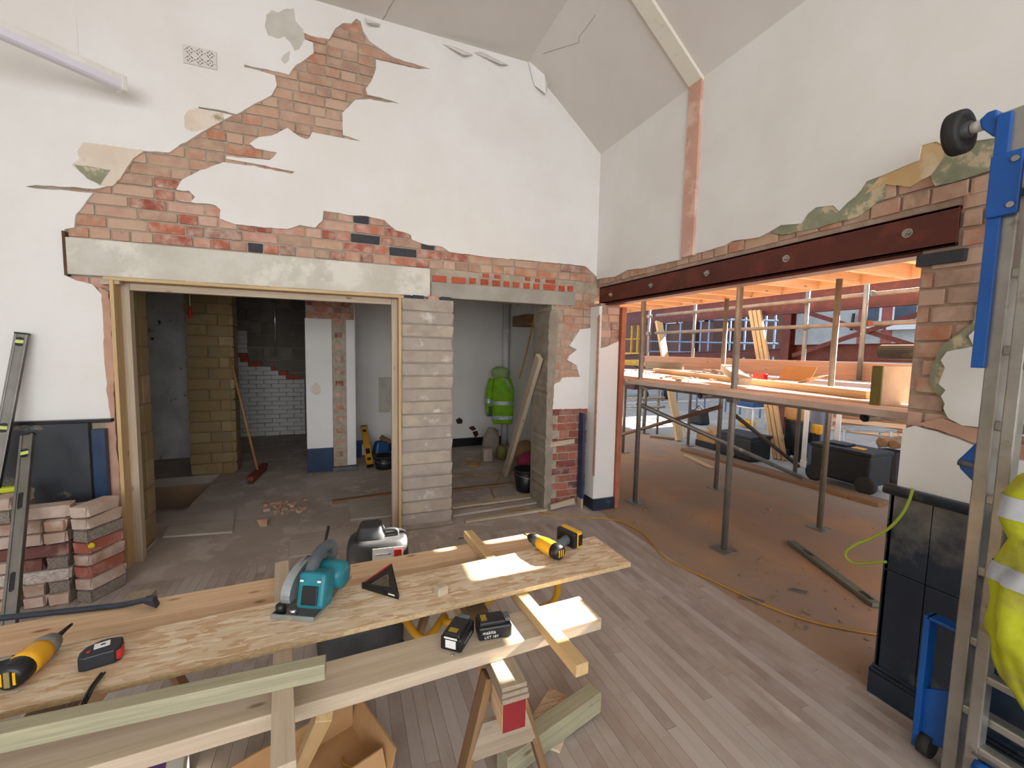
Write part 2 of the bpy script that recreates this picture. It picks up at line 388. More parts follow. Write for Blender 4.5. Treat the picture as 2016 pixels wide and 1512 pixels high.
NAVYF = mat('dark_navy_bar', '232b38', '2e3643', rough=.45)

# ================================================================ bricks
def brick_meshes(n, seed, mat_, tag_, bev=.035, jit=1.0):
    rnd = random.Random(seed); out = []
    for k in range(n):
        bm = bmesh.new(); bmesh.ops.create_cube(bm, size=1.0)
        bmesh.ops.bevel(bm, geom=list(bm.edges), offset=bev, segments=1 if jit <= 1 else 2, affect='EDGES', clamp_overlap=True)
        for v in bm.verts:
            v.co += V((rnd.uniform(-.012, .012), rnd.uniform(-.05, .05), rnd.uniform(-.035, .035))) * jit
        if jit > 1:      # loose bricks: keep the rough shape inside the brick's own size
            for ax in range(3):
                lo_, hi_ = min(v.co[ax] for v in bm.verts), max(v.co[ax] for v in bm.verts)
                for v in bm.verts: v.co[ax] = (v.co[ax] - lo_) / (hi_ - lo_) - .5
        me = bpy.data.meshes.new('%s_%d' % (tag_, k)); bm.to_mesh(me); bm.free(); me.materials.append(mat_); out.append(me)
    return out
BM_RED = brick_meshes(5, 1, BRICK, 'red_brick'); BM_DUST = brick_meshes(5, 2, BRICK_D, 'dusty_brick'); BM_BLUE = brick_meshes(2, 3, BRICK_B, 'black_brick')
BM_BRT = brick_meshes(3, 4, BRICK_R, 'bright_brick'); BM_DARK = brick_meshes(4, 5, BRICK_K, 'dark_brick')
BL_P = brick_meshes(4, 6, BLOCK, 'pale_block'); BL_Y = brick_meshes(4, 7, BLOCK_Y, 'buff_block'); BL_G = brick_meshes(4, 8, BLOCK_G, 'grey_block')
def rotz(a): return Matrix.Rotation(a, 4, 'Z')
def lay(name, meshes, parent, pos, size, rz=0.0, jit=.002, rnd=random):
    Mx = Matrix.Translation(V(pos) + V((0, 0, rnd.uniform(-jit, jit)))) @ rotz(rz) @ Matrix.Diagonal((*size, 1))
    return clone_mesh(rnd.choice(meshes), name, None, parent, Mx)
def brick_field(parent, plane, z0, z1, u0, u1, ok, see, pick, L=.225, H=.075, face=0.0, depth=.05, hdr=2, seed=1, name='brick', cap=290):
    """courses of bricks on a wall plane; ok(u,v): may be laid, see(u,v): bared; pick(u,v): mesh list"""
    rnd = random.Random(seed); k = 0; z = z0; n = 0
    while z + H * .6 < z1:
        zc = z + H / 2; us = u0 + (k % 2) * L * .5 - rnd.random() * .06; seglen = L if k % hdr else L * .5
        u = us
        while u < u1:
            ln = seglen + rnd.uniform(-.012, .012)
            if rnd.random() < .12: ln = L * .5 if ln > L * .7 else L
            a, b_ = max(u, u0), min(u + ln, u1)
            while b_ - a > .03 and not ok(b_ - .012, zc): b_ -= .01
            while b_ - a > .03 and not ok(a + .012, zc): a += .01
            if b_ - a > .04 and n < cap:
                pts = [(a + (b_ - a) * t, z + H * q) for t in (.08, .5, .92) for q in (.12, .5, .88)]
                if any(see(*p) for p in pts):
                    pr = rnd.uniform(-.003, .004)
                    if plane == 'back': pos = ((a + b_) / 2, face + depth / 2 - pr, zc); rz = 0
                    else: pos = (face + depth / 2 - pr, (a + b_) / 2, zc); rz = math.pi / 2
                    lay(name, pick((a + b_) / 2, zc, rnd), parent, pos, (b_ - a - .010, depth, H - .011), rz, .002, rnd); n += 1
            u += ln
        z += H; k += 1
    return n

# ================================================================ back wall
YB, YP = 3.668, 3.650      # brick face, plaster face
_v0, _v1 = BY(360, 88), BY(428, 139); VC = (_v0 + _v1) / 2      # the air brick: a real duct runs back behind its plate
VX0, VX1, VZ0, VZ1 = VC.x - .088, VC.x + .088, VC.z - .053, VC.z + .053
wb = MB()
for b in ((-4.6, -1.46, 0, 4.5), (-1.46, VX0, 2.2, 4.5), (VX1, 0.68, 2.2, 4.5), (VX0, VX1, 2.2, VZ0), (VX0, VX1, VZ1, 4.5), (0.68, 2.65, 2.12, 4.5), (1.84, 2.31, 0, 2.12), (0.45, 0.85, 0, 2.12)):
    wb.bx(b[0], b[1], 3.676, 4.08, b[2], b[3])
wb.bx(VX0, VX1, 4.05, 4.08, VZ0, VZ1)
wall_back = wb.build('wall_back', MORTAR, kind='structure')
# bared brick outline, read from the photograph and thrown onto the wall
EXP_PX = [(127, 451), (146, 448), (149, 422), (158, 413), (177, 387), (184, 380), (120, 374), (71, 371), (50, 367), (71, 364), (130, 368), (184, 372), (194, 371), (222, 364), (240, 344), (250, 323), (257, 311), (281, 297), (333, 300), (347, 290),
          (375, 274), (410, 253), (441, 236), (458, 227), (424, 219), (390, 214), (391, 210), (430, 216), (466, 225), (500, 205), (535, 187), (545, 167), (541, 148), (510, 139), (481, 132), (481, 127), (512, 134), (569, 147), (583, 128), (618, 104), (616, 84),
          (590, 72), (564, 60), (564, 55), (580, 59), (612, 70), (648, 77), (660, 56), (675, 45), (692, 46), (701, 36), (710, 42), (715, 61), (727, 80), (757, 101), (778, 114), (849, 136), (825, 136), (774, 125), (740, 117), (740, 135), (731, 160), (720, 175),
          (723, 186), (750, 192), (786, 204), (760, 201), (728, 195), (700, 196), (689, 208), (674, 222), (674, 243), (675, 266), (712, 278), (690, 275), (615, 260), (608, 273), (601, 274), (587, 267), (566, 252), (535, 267), (510, 270), (491, 283), (503, 292),
          (545, 300), (540, 308), (531, 315), (480, 311), (446, 307), (444, 312), (510, 324), (580, 338), (575, 342), (500, 327), (440, 319), (394, 335), (358, 354), (347, 373), (372, 376), (384, 388), (375, 398), (347, 394), (424, 404), (434, 413), (432, 430), (462, 441),
          (521, 448), (566, 451), (590, 443), (621, 448), (635, 434), (637, 415), (696, 424), (722, 425), (757, 434), (779, 453), (809, 462), (811, 472), (837, 481), (871, 486), (885, 496), (917, 500), (969, 507), (1055, 514), (1153, 524), (1176, 546)]
def uvB(p): q = BY(p[0], p[1], YP); return (q.x, q.z)
EXPOSED = [uvB(p) for p in EXP_PX]
bared = EXPOSED + [(2.31, 2.14), (0.70, 2.14), (0.66, 2.24), (-1.66, 2.24)]
left_edge = [uvB(p) for p in ((127, 541), (150, 552), (182, 560), (200, 580), (203, 650), (206, 720), (213, 790), (218, 824))]
outl = [(-4.6, 4.12), (1.53, 4.12), (2.31, 3.462), (2.31, EXPOSED[-1][1] + .02)] + list(reversed(EXPOSED)) + left_edge + [(-4.6, 1.05)]
frB = lambda u, v, t: (u, YB - t, v)
frR = lambda u, v, t: (2.325 - t, u, v)
MB().cdt(rag(outl, .035, .006, 3, fixed=(0, 1, 2, len(outl) - 1, len(outl) - 2)), [[(VX0, VZ0), (VX1, VZ0), (VX1, VZ1), (VX0, VZ1)]], frB, 0.018, -0.009).build('plaster', PLASTER, wall_back, label='white painted gable plaster with a long torn opening to the brick')
def pick_up(u, v, rnd):
    if v > 2.62 + .12 * math.sin(u * 5): return BM_DUST
    if u < -1.30 and v > 2.25: return BM_DUST
    if u > 1.0 and v > 2.2: return BM_DUST if rnd.random() < .75 else BM_RED
    r_ = rnd.random(); return BM_BLUE if r_ < .045 else (BM_DUST if r_ < .25 else BM_RED)
brick_field(wall_back, 'back', 2.242, 4.08, -1.75, 2.31, lambda u, v: True, lambda u, v: inpoly(u, v, bared), pick_up, face=YB, hdr=2, seed=11)
# row of small cut bricks over the smaller lintel
rnd = random.Random(5); u = .70
while u < 2.08:
    L_ = rnd.choice((.055, .06, .06, .07, .12)); lay('brick', BM_BRT, wall_back, (u + L_ / 2, YB + .02, 2.165), (L_, .05, .048), 0, .003, rnd)
    if rnd.random() < .35: lay('brick', BM_BRT, wall_back, (u + L_ / 2 + .01, YB + .02, 2.222), (L_ * .8, .05, .03), 0, .003, rnd)
    u += L_ + rnd.uniform(.035, .05)
# wall between small doorway and corner
PATCH_PX = [(1142, 648), (1173, 646), (1176, 700), (1174, 804), (1081, 806), (1083, 759), (1103, 751), (1107, 743), (1142, 742), (1135, 719), (1117, 709), (1121, 700), (1136, 688), (1121, 681), (1130, 668)]
PATCH = [uvB(p) for p in PATCH_PX]
MB().cdt(rag(PATCH, .025, .005, 9), [], frB, .02, -.008).build('plaster', PLASTER, wall_back, label='jagged patch of white plaster beside the corner')
brick_field(wall_back, 'back', 0.03, 2.13, 1.87, 2.31, lambda u, v: True, lambda u, v: not (inpoly(u, v, PATCH) and inpoly(u, v + .05, PATCH) and inpoly(u, v - .05, PATCH)),
            lambda u, v, r_: BM_DARK if v < .98 else BM_DUST, face=YB, seed=21, hdr=3)
st = [(1.80, 0), (1.875, 0), (1.88, .5), (1.868, 1.0), (1.885, 1.5), (1.90, 1.9), (1.87, 1.96), (1.82, 1.94), (1.80, 1.85)]
MB().cdt(rag(st, .03, .012, 13), [], lambda u, v, t: (u, YB - t, v), .022, -.30).build('jamb_render', RENDER, wall_back, label='rough grey cement render on the doorway jamb')
# crusts of older paint
def crust(px, m, parent, fr, uv, t=.008, seed=1, name='old_paint', back=.002, label=None):
    return MB().cdt(rag([uv(p) for p in px], .02, .005, seed), [], fr, t, -back).build(name, m, parent, label=label)
crust([(165, 280), (285, 296), (262, 312), (250, 330), (236, 352), (222, 366), (196, 366), (160, 340), (141, 326), (157, 312), (152, 298)], CREAMP, wall_back, frB, uvB, .0195, 2, label='cream patch of older paint left of the torn plaster')
crust([(146, 324), (180, 328), (218, 335), (205, 352), (198, 364), (172, 352)], GREEN, wall_back, frB, uvB, .0215, 3, label='green flake of older paint in the cream patch')
crust([(389, 213), (440, 224), (442, 235), (410, 252), (380, 260), (364, 252), (362, 230), (370, 218)], CREAMP, wall_back, frB, uvB, .0195, 4, label='small rounded cream patch of older paint')
crust([(692, 196), (720, 190), (748, 200), (753, 212), (735, 216), (716, 216), (708, 228), (690, 234), (676, 230), (676, 222)], GREEN, wall_back, frB, uvB, .006, 5)
crust([(524, 30), (535, 20), (548, 25), (560, 18), (578, 16), (582, 42), (597, 58), (600, 78), (590, 96), (580, 100), (572, 84), (560, 72), (548, 76), (528, 70), (521, 52)], mat('bare_grey_plaster', 'c9c5b9', 'bfbaad', rough=.85), wall_back, frB, uvB, .0192, 6, name='bare_plaster')
crust([(558, 108), (571, 100), (569, 118), (560, 126), (553, 118)], MATS['bare_grey_plaster'], wall_back, frB, uvB, .0192, 7, name='bare_plaster')
# lintels
plank('concrete_lintel', (-1.665, 3.70, 2.117), (0.675, 3.70, 2.117), .13, .235, CONC, wall_back, bevel=.006, label='long pale concrete lintel over the wide opening')
plank('concrete_lintel', (0.685, 3.72, 2.066), (2.085, 3.72, 2.066), .13, .130, CONC2, wall_back, bevel=.006, label='slim grey concrete lintel over the small doorway')
MB().bx(-1.674, -1.658, 3.632, 3.70, 1.99, 2.27).build('iron_plate', mat('rusty_iron', '6b4a35', '4c3426', rough=.8), wall_back, bevel=.002)
# block pier between the two openings
z = .03; k = 0
while z < 1.93:
    lay('block', BL_P, wall_back, (.652, 3.72, z + .0535), (.44, .2, .099), 0, .001)
    z += .1085; k += 1
for i, u in enumerate((.47, .575, .70, .81)): lay('brick', BM_BLUE if i != 2 else BM_RED, wall_back, (u, 3.70, 1.985), (.095 if i < 3 else .085, .14, .045))
MB().bx(.434, .868, 3.629, 3.70, 0, 1.97).build('pier_mortar', mat('pier_mortar_grey', 'a0968a', '92887c', rough=1), wall_back)
MB().bx(-1.512, -1.421, 3.74, 4.075, 0, 1.97).build('return_mortar', mat('return_mortar_buff', '857352', rough=1), wall_back)
MB().bx(.43, .88, 3.60, 3.7, 0, .035).build('pier_footing', RENDER, wall_back, bevel=.008)
# pier flank blocks and the left return, seen through the wide opening
for k in range(9):
    zz = .03 + k * .217
    lay('block', BL_Y, wall_back, (-1.465, 3.835, zz + .1), (.1, .215, .203), 0, .001); lay('block', BL_Y, wall_back, (-1.465, 4.02, zz + .1), (.1, .13, .203), 0, .001)
# pink undercoat strip, dark packing behind the timber frame
pk = [(-1.515, .0), (-1.462, .0), (-1.458, .5), (-1.468, 1.0), (-1.455, 1.5), (-1.462, 1.90), (-1.51, 1.93), (-1.525, 1.7), (-1.512, 1.2), (-1.525, .7)]
MB().cdt(rag(pk, .03, .007, 17), [], frB, .017, -.008).build('pink_undercoat', PINK, wall_back)
brick_field(wall_back, 'back', 1.77, 2.0, -1.66, -1.46, lambda u, v: True, lambda u, v: True, lambda u, v, r_: BM_RED, face=YB, seed=31)
# dado on the left: dark panel, black capping, navy end board
MB().bx(-4.6, -1.60, 3.625, 3.676, 0, 1.03).build('dado_panel', DARKD, wall_back)
MB().bx(-4.6, -1.47, 3.605, 3.676, 1.03, 1.052).build('dado_rail', mat('black_gloss', '14161a', rough=.3), wall_back, bevel=.004)
MB().bx(-1.575, -1.505, 3.600, 3.645, 0, .985).build('dado_end_board', NAVYP, wall_back, bevel=.002)
# red dust batten pieces and blue board beside the corner
plank('batten', (1.845, 3.645, .655), (2.115, 3.645, .675), .02, .045, PINEP, wall_back)
plank('sole_batten', (1.845, 3.60, .045), (2.12, 3.62, .075), .03, .05, PINEP, wall_back)
plank('blue_board', (2.185, 3.61, .10), (2.185, 3.625, .955), .025, .085, NAVYP, wall_back, up=(0, 1, 0), label='navy painted board standing against the red brick')
plank('pine_offcut', (2.185, 3.615, 0.0), (2.185, 3.615, .10), .02, .085, PINEP, wall_back, up=(0, 1, 0))

# ================================================================ corner nib, right wall, steel opening
wr = MB()
wr.bx(2.335, 2.60, -4.1, 1.10, 0, 4.0); wr.bx(2.335, 2.44, 1.10, 4.08, 2.195, 4.0)
wr.bx(2.285, 2.50, 3.515, 3.70, 0, 2.03)
wall_right = wr.build('wall_right', MORTAR_P, kind='structure')
nib = [BY(x, y, 3.5) for x, y in ((1181, 686), (1196, 682), (1208, 676), (1218, 672))]
nb = [(2.275, .10), (2.275, nib[0].z - .02)] + [(min(max(p.x, 2.28), 2.5), p.z) for p in nib] + [(2.50, .10)]
MB().cdt(rag(nb, .03, .005, 23, fixed=(0, 6, 5)), [], lambda u, v, t: (u, 3.515 - t, v), .017, 0).build('plaster', PLASTER, wall_right, label='white plaster on the narrow nib beside the steel')
brick_field(wall_right, 'back', 1.55, 2.03, 2.29, 2.50, lambda u, v: True, lambda u, v: True, lambda u, v, r_: BM_RED if r_.random() < .5 else BM_DUST, face=3.505, depth=.02, seed=41)
MB().bx(2.262, 2.29, 3.50, 3.66, .10, 2.0).build('plaster_return', PLASTER, wall_right)
MB().cdt(rag([(3.48, .35), (3.515, .35), (3.52, 1.9), (3.485, 1.92)], .03, .006, 29), [], lambda u, v, t: (2.262 - t, u, v), .006, 0).build('corner_bead', PINK, wall_right)
plank('reveal_board', (2.53, 3.50, 0), (2.53, 3.50, 2.0), .05, .055, mat('salmon_painted_wood', 'b06a4c', 'a15c40', rough=.7, scale=5), wall_right, up=(0, 1, 0))
MB().bx(2.255, 2.505, 3.475, 3.66, 0, .095).bx(2.26, 2.505, 3.482, 3.66, .095, .115).build('skirting_block', NAVYS, wall_right, bevel=.004)
# plaster above the steel
TOP_PX = [(1183, 548), (1210, 545), (1236, 531), (1262, 529), (1300, 520), (1335, 512), (1374, 498), (1425, 484), (1442, 474), (1494, 467), (1515, 456), (1537, 443), (1576, 440), (1589, 421), (1606, 408), (1640, 404), (1651, 415), (1665, 400), (1683, 387), (1705, 357), (1739, 344), (1808, 316), (1814, 286), (1842, 279), (1864, 288), (1900, 278), (1958, 272)]
def uvR(p): q = RX(p[0], p[1], 2.31); return (q.y, q.z)
top = [uvR(p) for p in TOP_PX]
WP_PX = [(1975, 560), (1938, 600), (1933, 637), (1907, 661), (1917, 682), (1885, 688), (1864, 692), (1852, 709), (1860, 724), (1855, 737), (1848, 756), (1862, 768), (1852, 780), (1860, 795), (1857, 804), (1867, 823), (1893, 837), (1943, 842), (1995, 850)]
outr = [(3.65, 3.462), (3.65, top[0][1])] + top + [(top[-1][0] - .25, top[-1][1]), (.45, 1.9)] + [uvR(p) for p in WP_PX] + [(.55, 1.18), (-4.1, 1.18), (-4.1, 3.462)]
MB().cdt(rag(outr, .035, .005, 33, fixed=(0, 1, len(outr) - 1, len(outr) - 2, len(outr) - 3)), [], frR, .015, -.009).build('plaster', PLASTER_G, wall_right, label='grey-white plaster above the steel beam')
LOW_PX = [(1779, 845), (1800, 838), (1843, 850), (1880, 862), (1918, 878), (1950, 890), (2000, 905)]
lowp = [uvR(p) for p in LOW_PX]; lowp = [(min(p[0], 1.10), p[1]) for p in lowp]
MB().cdt(rag([(1.10, .98), (1.10, lowp[0][1])] + lowp[1:] + [(.3, 1.18), (-4.1, 1.18), (-4.1, .98)], .03, .005, 35, fixed=(0, 8, 9, 10)), [], frR, .015, -.009).build('plaster', PLASTER, wall_right, label='white plaster above the navy dado on the brick pier')
crust([(1780, 838), (1800, 834), (1855, 824), (1890, 836), (1947, 848), (1990, 858), (1990, 900), (1940, 882), (1880, 858), (1843, 846), (1800, 836)], PINK, wall_right, frR, uvR, .011, 37, name='pink_undercoat')
crust([(1960, 560), (1921, 599), (1912, 637), (1888, 656), (1850, 680), (1831, 723), (1829, 756), (1852, 790), (1857, 818), (1890, 838), (1950, 842), (1960, 700)], GREEN, wall_right, frR, uvR, .008, 39, label='green flaking paint edge on the brick pier')
crust([(1515, 458), (1537, 442), (1576, 438), (1592, 416), (1610, 404), (1645, 402), (1652, 416), (1672, 396), (1700, 352), (1742, 340), (1742, 385), (1690, 425), (1600, 450), (1540, 462)], GREEN, wall_right, frR, uvR, .009, 41, label='green flakes of old paint above the steel')
crust([(1700, 382), (1739, 340), (1806, 312), (1812, 282), (1842, 275), (1866, 285), (1862, 320), (1840, 340), (1815, 352), (1790, 368), (1740, 362)], OCHRE, wall_right, frR, uvR, .0095, 43, label='ochre patch of old paint above the steel')
crust([(1832, 345), (1856, 312), (1862, 285), (1905, 272), (1965, 262), (1965, 330), (1870, 360), (1840, 366)], GREEN, wall_right, frR, uvR, .0105, 45)
beamtop = lambda u: 2.195
seeR = lambda u, v: True
brick_field(wall_right, 'right', 2.215, 2.44, .10, 3.63, lambda u, v: True, lambda u, v: v < 2.30 or u < 1.5, lambda u, v, r_: BM_DUST, face=2.326, depth=.03, seed=51, hdr=5)
brick_field(wall_right, 'right', 1.19, 2.215, .10, 1.10, lambda u, v: not (u > .975 and v > 2.0), lambda u, v: True, lambda u, v, r_: BM_DUST, face=2.326, depth=.03, seed=53, hdr=4)
lay('padstone', BM_BLUE, wall_right, (2.335, 1.03, 1.987), (.16, .05, .05), math.pi / 2)
# pink boxed strip and rib
plank('boxed_strip', (2.305, 2.445, 2.262), (2.305, 2.445, 3.45), .116, .03, PINKP, wall_right, up=(1, 0, 0), label='pink primed strip up the grey wall')
# steel beam with bolts
sb = thing('steel_beam', (2.36, .98, 2.03), 'red oxide steel channel beam bridging the wide opening', 'beam')
m_ = MB(); m_.bx(2.318, 2.33, .985, 3.60, 2.03, 2.19); m_.bx(2.318, 2.42, .985, 3.60, 2.03, 2.045); m_.bx(2.318, 2.42, .985, 3.60, 2.176, 2.19);
m_.build('beam_body', STEEL, sb, bevel=.003)
for px, py in ((1787, 459), (1548, 509), (1392, 538), (1282, 562), (1203, 580)):
    p = RX(px, py, 2.318); b_ = MB(); b_.lathe([(.02, -.004), (.02, 0)], 18, p, 'X'); b_.lathe([(.0125, -.014), (.0125, -.004)], 6, p, 'X'); b_.lathe([(.007, -.024), (.007, -.012)], 10, p, 'X')
    b_.build('bolt', ZINC, sb)
MB().bx(2.33, 2.43, 1.1, 3.5, 2.012, 2.028).build('soffit_plate', STEEL, sb)

# dado of the right wall (navy boards, capping rail, moulded skirting)
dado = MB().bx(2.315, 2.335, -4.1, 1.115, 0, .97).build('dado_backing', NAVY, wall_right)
ycuts = (1.115, .965, .80, .64, .48, .32, .16)
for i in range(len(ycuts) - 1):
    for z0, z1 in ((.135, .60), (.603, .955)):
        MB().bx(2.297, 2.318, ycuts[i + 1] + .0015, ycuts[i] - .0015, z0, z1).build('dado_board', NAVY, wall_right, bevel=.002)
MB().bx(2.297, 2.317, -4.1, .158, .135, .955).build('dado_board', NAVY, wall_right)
MB().bx(2.297, 2.64, 1.10, 1.118, .0, .97).build('dado_return', NAVY, wall_right)
MB().tube([(2.292, 1.135, .972), (2.292, -4.1, .972)], .022, 12).bx(2.292, 2.335, -4.1, 1.135, .955, .994).build('dado_rail', NAVYS, wall_right, label='navy bullnose dado capping rail')
MB().bx(2.272, 2.335, -4.1, 1.125, 0, .105).build('skirting', NAVYS, wall_right, bevel=.003)
MB().tube([(2.284, 1.125, .112), (2.284, -4.1, .112)], .012, 8).bx(2.288, 2.335, -4.1, 1.12, .105, .137).build('skirting_moulding', NAVYS, wall_right)

# ================================================================ floor
MB().bx(-4.6, 2.31, -4.1, 3.70, -.10, -.006).build('floor', GAP, kind='structure'); floor = bpy.data.objects['floor']
WM[floor] = Matrix.Identity(4)
MB().bx(-4.6, 2.31, -4.1, .62, -.006, 0).bx(-4.6, -2.30, .62, 3.70, -.006, 0).build('floor_margin', DUSTF, floor)
rnd = random.Random(77); bw = .0535; x = -2.30; fm = {}
n = 0
while x < 2.305:
    y = .62 - rnd.random() * .5
    while y < 3.34:
        L_ = rnd.choice((.9, 1.1, 1.35, 1.6, 1.9)); y0, y1 = max(y, .62), min(y + L_, 3.34)
        if y1 - y0 > .06:
            b_ = MB().box((0, 0, 0), (y1 - y0 - .0014, min(bw, 2.308 - x) - .0012, .008))
            b_.build('floorboard', BOARDF, floor, False, at=Matrix.Translation((x + min(bw, 2.308 - x) / 2, (y0 + y1) / 2, -.004 + rnd.uniform(-.0006, .0006))) @ rotz(math.pi / 2)); n += 1
        y += L_
    x += bw
MB().bx(-2.3, 2.31, 3.34, 3.70, -.006, -.001).build('floor_edge_strip', DUSTF, floor)
print('floorboards', n)

# ================================================================ ceiling
cl = MB().bx(-4.6, 1.53, -4.1, 4.08, 4.10, 4.25)
cl.add([(1.53, -4.1, 4.10), (2.36, -4.1, 3.417), (2.36, 4.08, 3.417), (1.53, 4.08, 4.10), (1.53, -4.1, 4.25), (2.70, -4.1, 3.417), (2.70, 4.08, 3.417), (1.53, 4.08, 4.25)], [(0, 1, 2, 3), (7, 6, 5, 4), (0, 4, 5, 1), (3, 2, 6, 7), (1, 5, 6, 2), (0, 3, 7, 4)])
ceil = cl.build('ceiling', CEILM, kind='structure')
n_ = V((-.66, 0, -.751)).normalized()
rib = MB().box((0, 0, 0), (1.08, .118, .05)).build('trim_1', CREAM, None, False, .003, at=frame(V((2.325, 2.445, 3.452)), V((1.535, 2.445, 4.10)), -n_), kind='structure')
MB().bx(-4.6, 1.55, 2.386, 2.504, 4.07, 4.11).build('trim_2', CREAM, kind='structure', bevel=.003)
# torn lining-paper flaps and a hanging plaster tongue at the ceiling edge
def flap(px, Y0, m, parent, dz=.0, name='paper_flap'):
    pts = [BY(x, y, Y0 - .05 * (i % 2)) for i, (x, y) in enumerate(px)]
    b_ = MB(); n = len(pts); off = V((.006, -.006, -.004))
    b_.add(pts + [p + off for p in pts], [tuple(range(n)), tuple(reversed(range(n, 2 * n)))] + [(i, (i + 1) % n, n + (i + 1) % n, n + i) for i in range(n)])
    return b_.build(name, m, parent)
flap([(1038, 113), (1068, 110), (1077, 160), (1073, 184), (1052, 168)], 3.64, PLASTER, ceil, name='hanging_plaster')
flap([(870, 86), (893, 92), (930, 108), (912, 108)], 3.645, PLASTER, ceil); flap([(932, 103), (945, 101), (1000, 128), (985, 126)], 3.645, PLASTER, ceil); flap([(717, 35), (748, 47), (745, 53), (722, 44)], 3.645, PLASTER, ceil)
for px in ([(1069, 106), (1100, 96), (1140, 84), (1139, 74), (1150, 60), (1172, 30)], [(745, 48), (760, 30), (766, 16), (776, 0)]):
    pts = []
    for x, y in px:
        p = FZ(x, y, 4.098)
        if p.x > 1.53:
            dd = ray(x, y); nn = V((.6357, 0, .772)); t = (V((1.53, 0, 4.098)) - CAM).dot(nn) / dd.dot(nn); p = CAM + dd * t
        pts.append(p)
    pipe('crack', pts, .0013, mat('crack_dust', '8d8278', rough=1), ceil, 5)  # dark line whose colour stands in for shade inside the crack

# ================================================================ walls behind the camera (windows let the daylight in)
wf = MB()
for b in ((-4.6, -3.75, 0, 4.3), (1.95, 2.65, 0, 4.3), (-3.75, 1.95, 0, .85), (-3.75, 1.95, 3.25, 4.3), (-1.95, -1.75, .85, 3.25), (-.05, .15, .85, 3.25)): wf.bx(b[0], b[1], -4.3, -4.08, b[2], b[3])
wall_front = wf.build('wall_front', PLASTER, kind='structure')
wl = MB()
for b in ((-4.3, 4.08, 0, 4.3),): wl.bx(-4.8, -4.58, b[0], b[1], b[2], b[3])
wall_left = wl.build('wall_left', PLASTER, kind='structure')
for i, (x0, x1) in enumerate(((-3.75, -1.95), (-1.75, -.05), (.15, 1.95))):
    b_ = MB(); b_.bx(x0, x0 + .06, -4.25, -4.19, .85, 3.25); b_.bx(x1 - .06, x1, -4.25, -4.19, .85, 3.25); b_.bx(x0, x1, -4.25, -4.19, .85, .92); b_.bx(x0, x1, -4.25, -4.19, 3.18, 3.25); b_.bx(x0, x1, -4.24, -4.2, 2.2, 2.25)
    b_.build('window_%d' % (i + 1), WHITEP, kind='structure')

# ================================================================ rooms beyond the back wall
fb = MB().bx(-1.42, 2.65, 3.70, 6.60, -.1, -.002).bx(-3.4, -1.42, 4.08, 4.75, -.1, -.002).bx(-3.4, -1.42, 5.95, 8.7, -.1, -.002).bx(-1.42, .3, 6.6, 8.7, -.1, -.002).bx(-3.4, -1.42, 4.75, 5.95, -.5, -.35)
floor_b = fb.build('floor_beyond', DUSTF, kind='structure')
MB().bx(-1.42, -1.40, 4.70, 6.0, -.5, -.1).bx(-3.4, -1.4, 4.70, 4.75, -.5, -.1).bx(-3.4, -1.4, 5.95, 6.0, -.5, -.1).bx(-3.42, -3.4, 4.7, 6, -.5, -.1).build('pit_side', SUBF, floor_b)
MB().bx(-.44, -.30, 6.57, 8.6, 0, 2.42).build('wall_corridor', RENDER, kind='structure')
MB().bx(-3.4, 2.64, 4.08, 8.7, 2.42, 2.5).build('ceiling_beyond', CEILM, kind='structure')
WDIM = PLASTER
wbe = MB().bx(.10, 2.60, 6.57, 6.7, 0, 2.42).build('wall_beyond', WDIM, kind='structure')
MB().bx(2.50, 2.60, 4.08, 6.7, 0, 2.42).build('wall_doorway_side', PLASTER, kind='structure')
MB().bx(.44, 2.50, 6.55, 6.575, 0, .13).build('baseboard_beyond', mat('black_paint', '131417', rough=.35), kind='structure', bevel=.004)
MB().bx(-3.4, -.28, 8.36, 8.6, 0, 2.42).build('wall_far', mat('block_mortar', 'a09688', rough=1), kind='structure'); wfar = bpy.data.objects['wall_far']; WM[wfar] = Matrix.Identity(4)
z = 0.0; k = 0
while z < 2.4:
    x = -1.75 - (.225 if k % 2 else 0)
    while x < -.5:
        x1 = min(x + .45, -.5); lay('block', BL_G, wfar, ((x + x1) / 2, 8.345, z + .108), (x1 - x - .012, .05, .205), 0, .001); x = x1
    z += .2175; k += 1
# stepped white-painted brick in front of the blockwork
WBRK = brick_meshes(3, 12, mat('white_painted_brick', 'dedad3', 'c6c1b8', rough=.8, scale=9, lo=.5, hi=.75, bump=.4), 'white_brick')
for k in range(24):
    z = k * .075; lim = BY(470, 860, 8.3).x; a = -1.75
    xr = -.67 if z < .95 else (-.67 - (z - .95) * 2.6 if z < 1.33 else (-1.52 if z < 1.85 else -9))
    x = a - (.11 if k % 2 else 0)
    while x < xr - .03:
        x1 = min(x + .225, xr); last = x1 >= xr - .01 and .9 < z < 1.35
        lay('brick', BM_BRT if last else WBRK, wfar, ((x + x1) / 2, 8.30, z + .0375), (x1 - x - .006, .06, .068), 0, .002); x = x1
# left side of the dark room
wls = MB().bx(-3.4, -3.25, 4.08, 8.6, 0, 2.42).bx(-3.4, -1.75, 6.95, 7.05, 0, 2.42).build('wall_dark_room', mat('peeling_white_wall', 'dedcd6', 'c4c0b9', rough=.9, scale=3, c3='4d3a33', scale3=5, lo3=.6, hi3=.66, bump=.3), kind='structure')
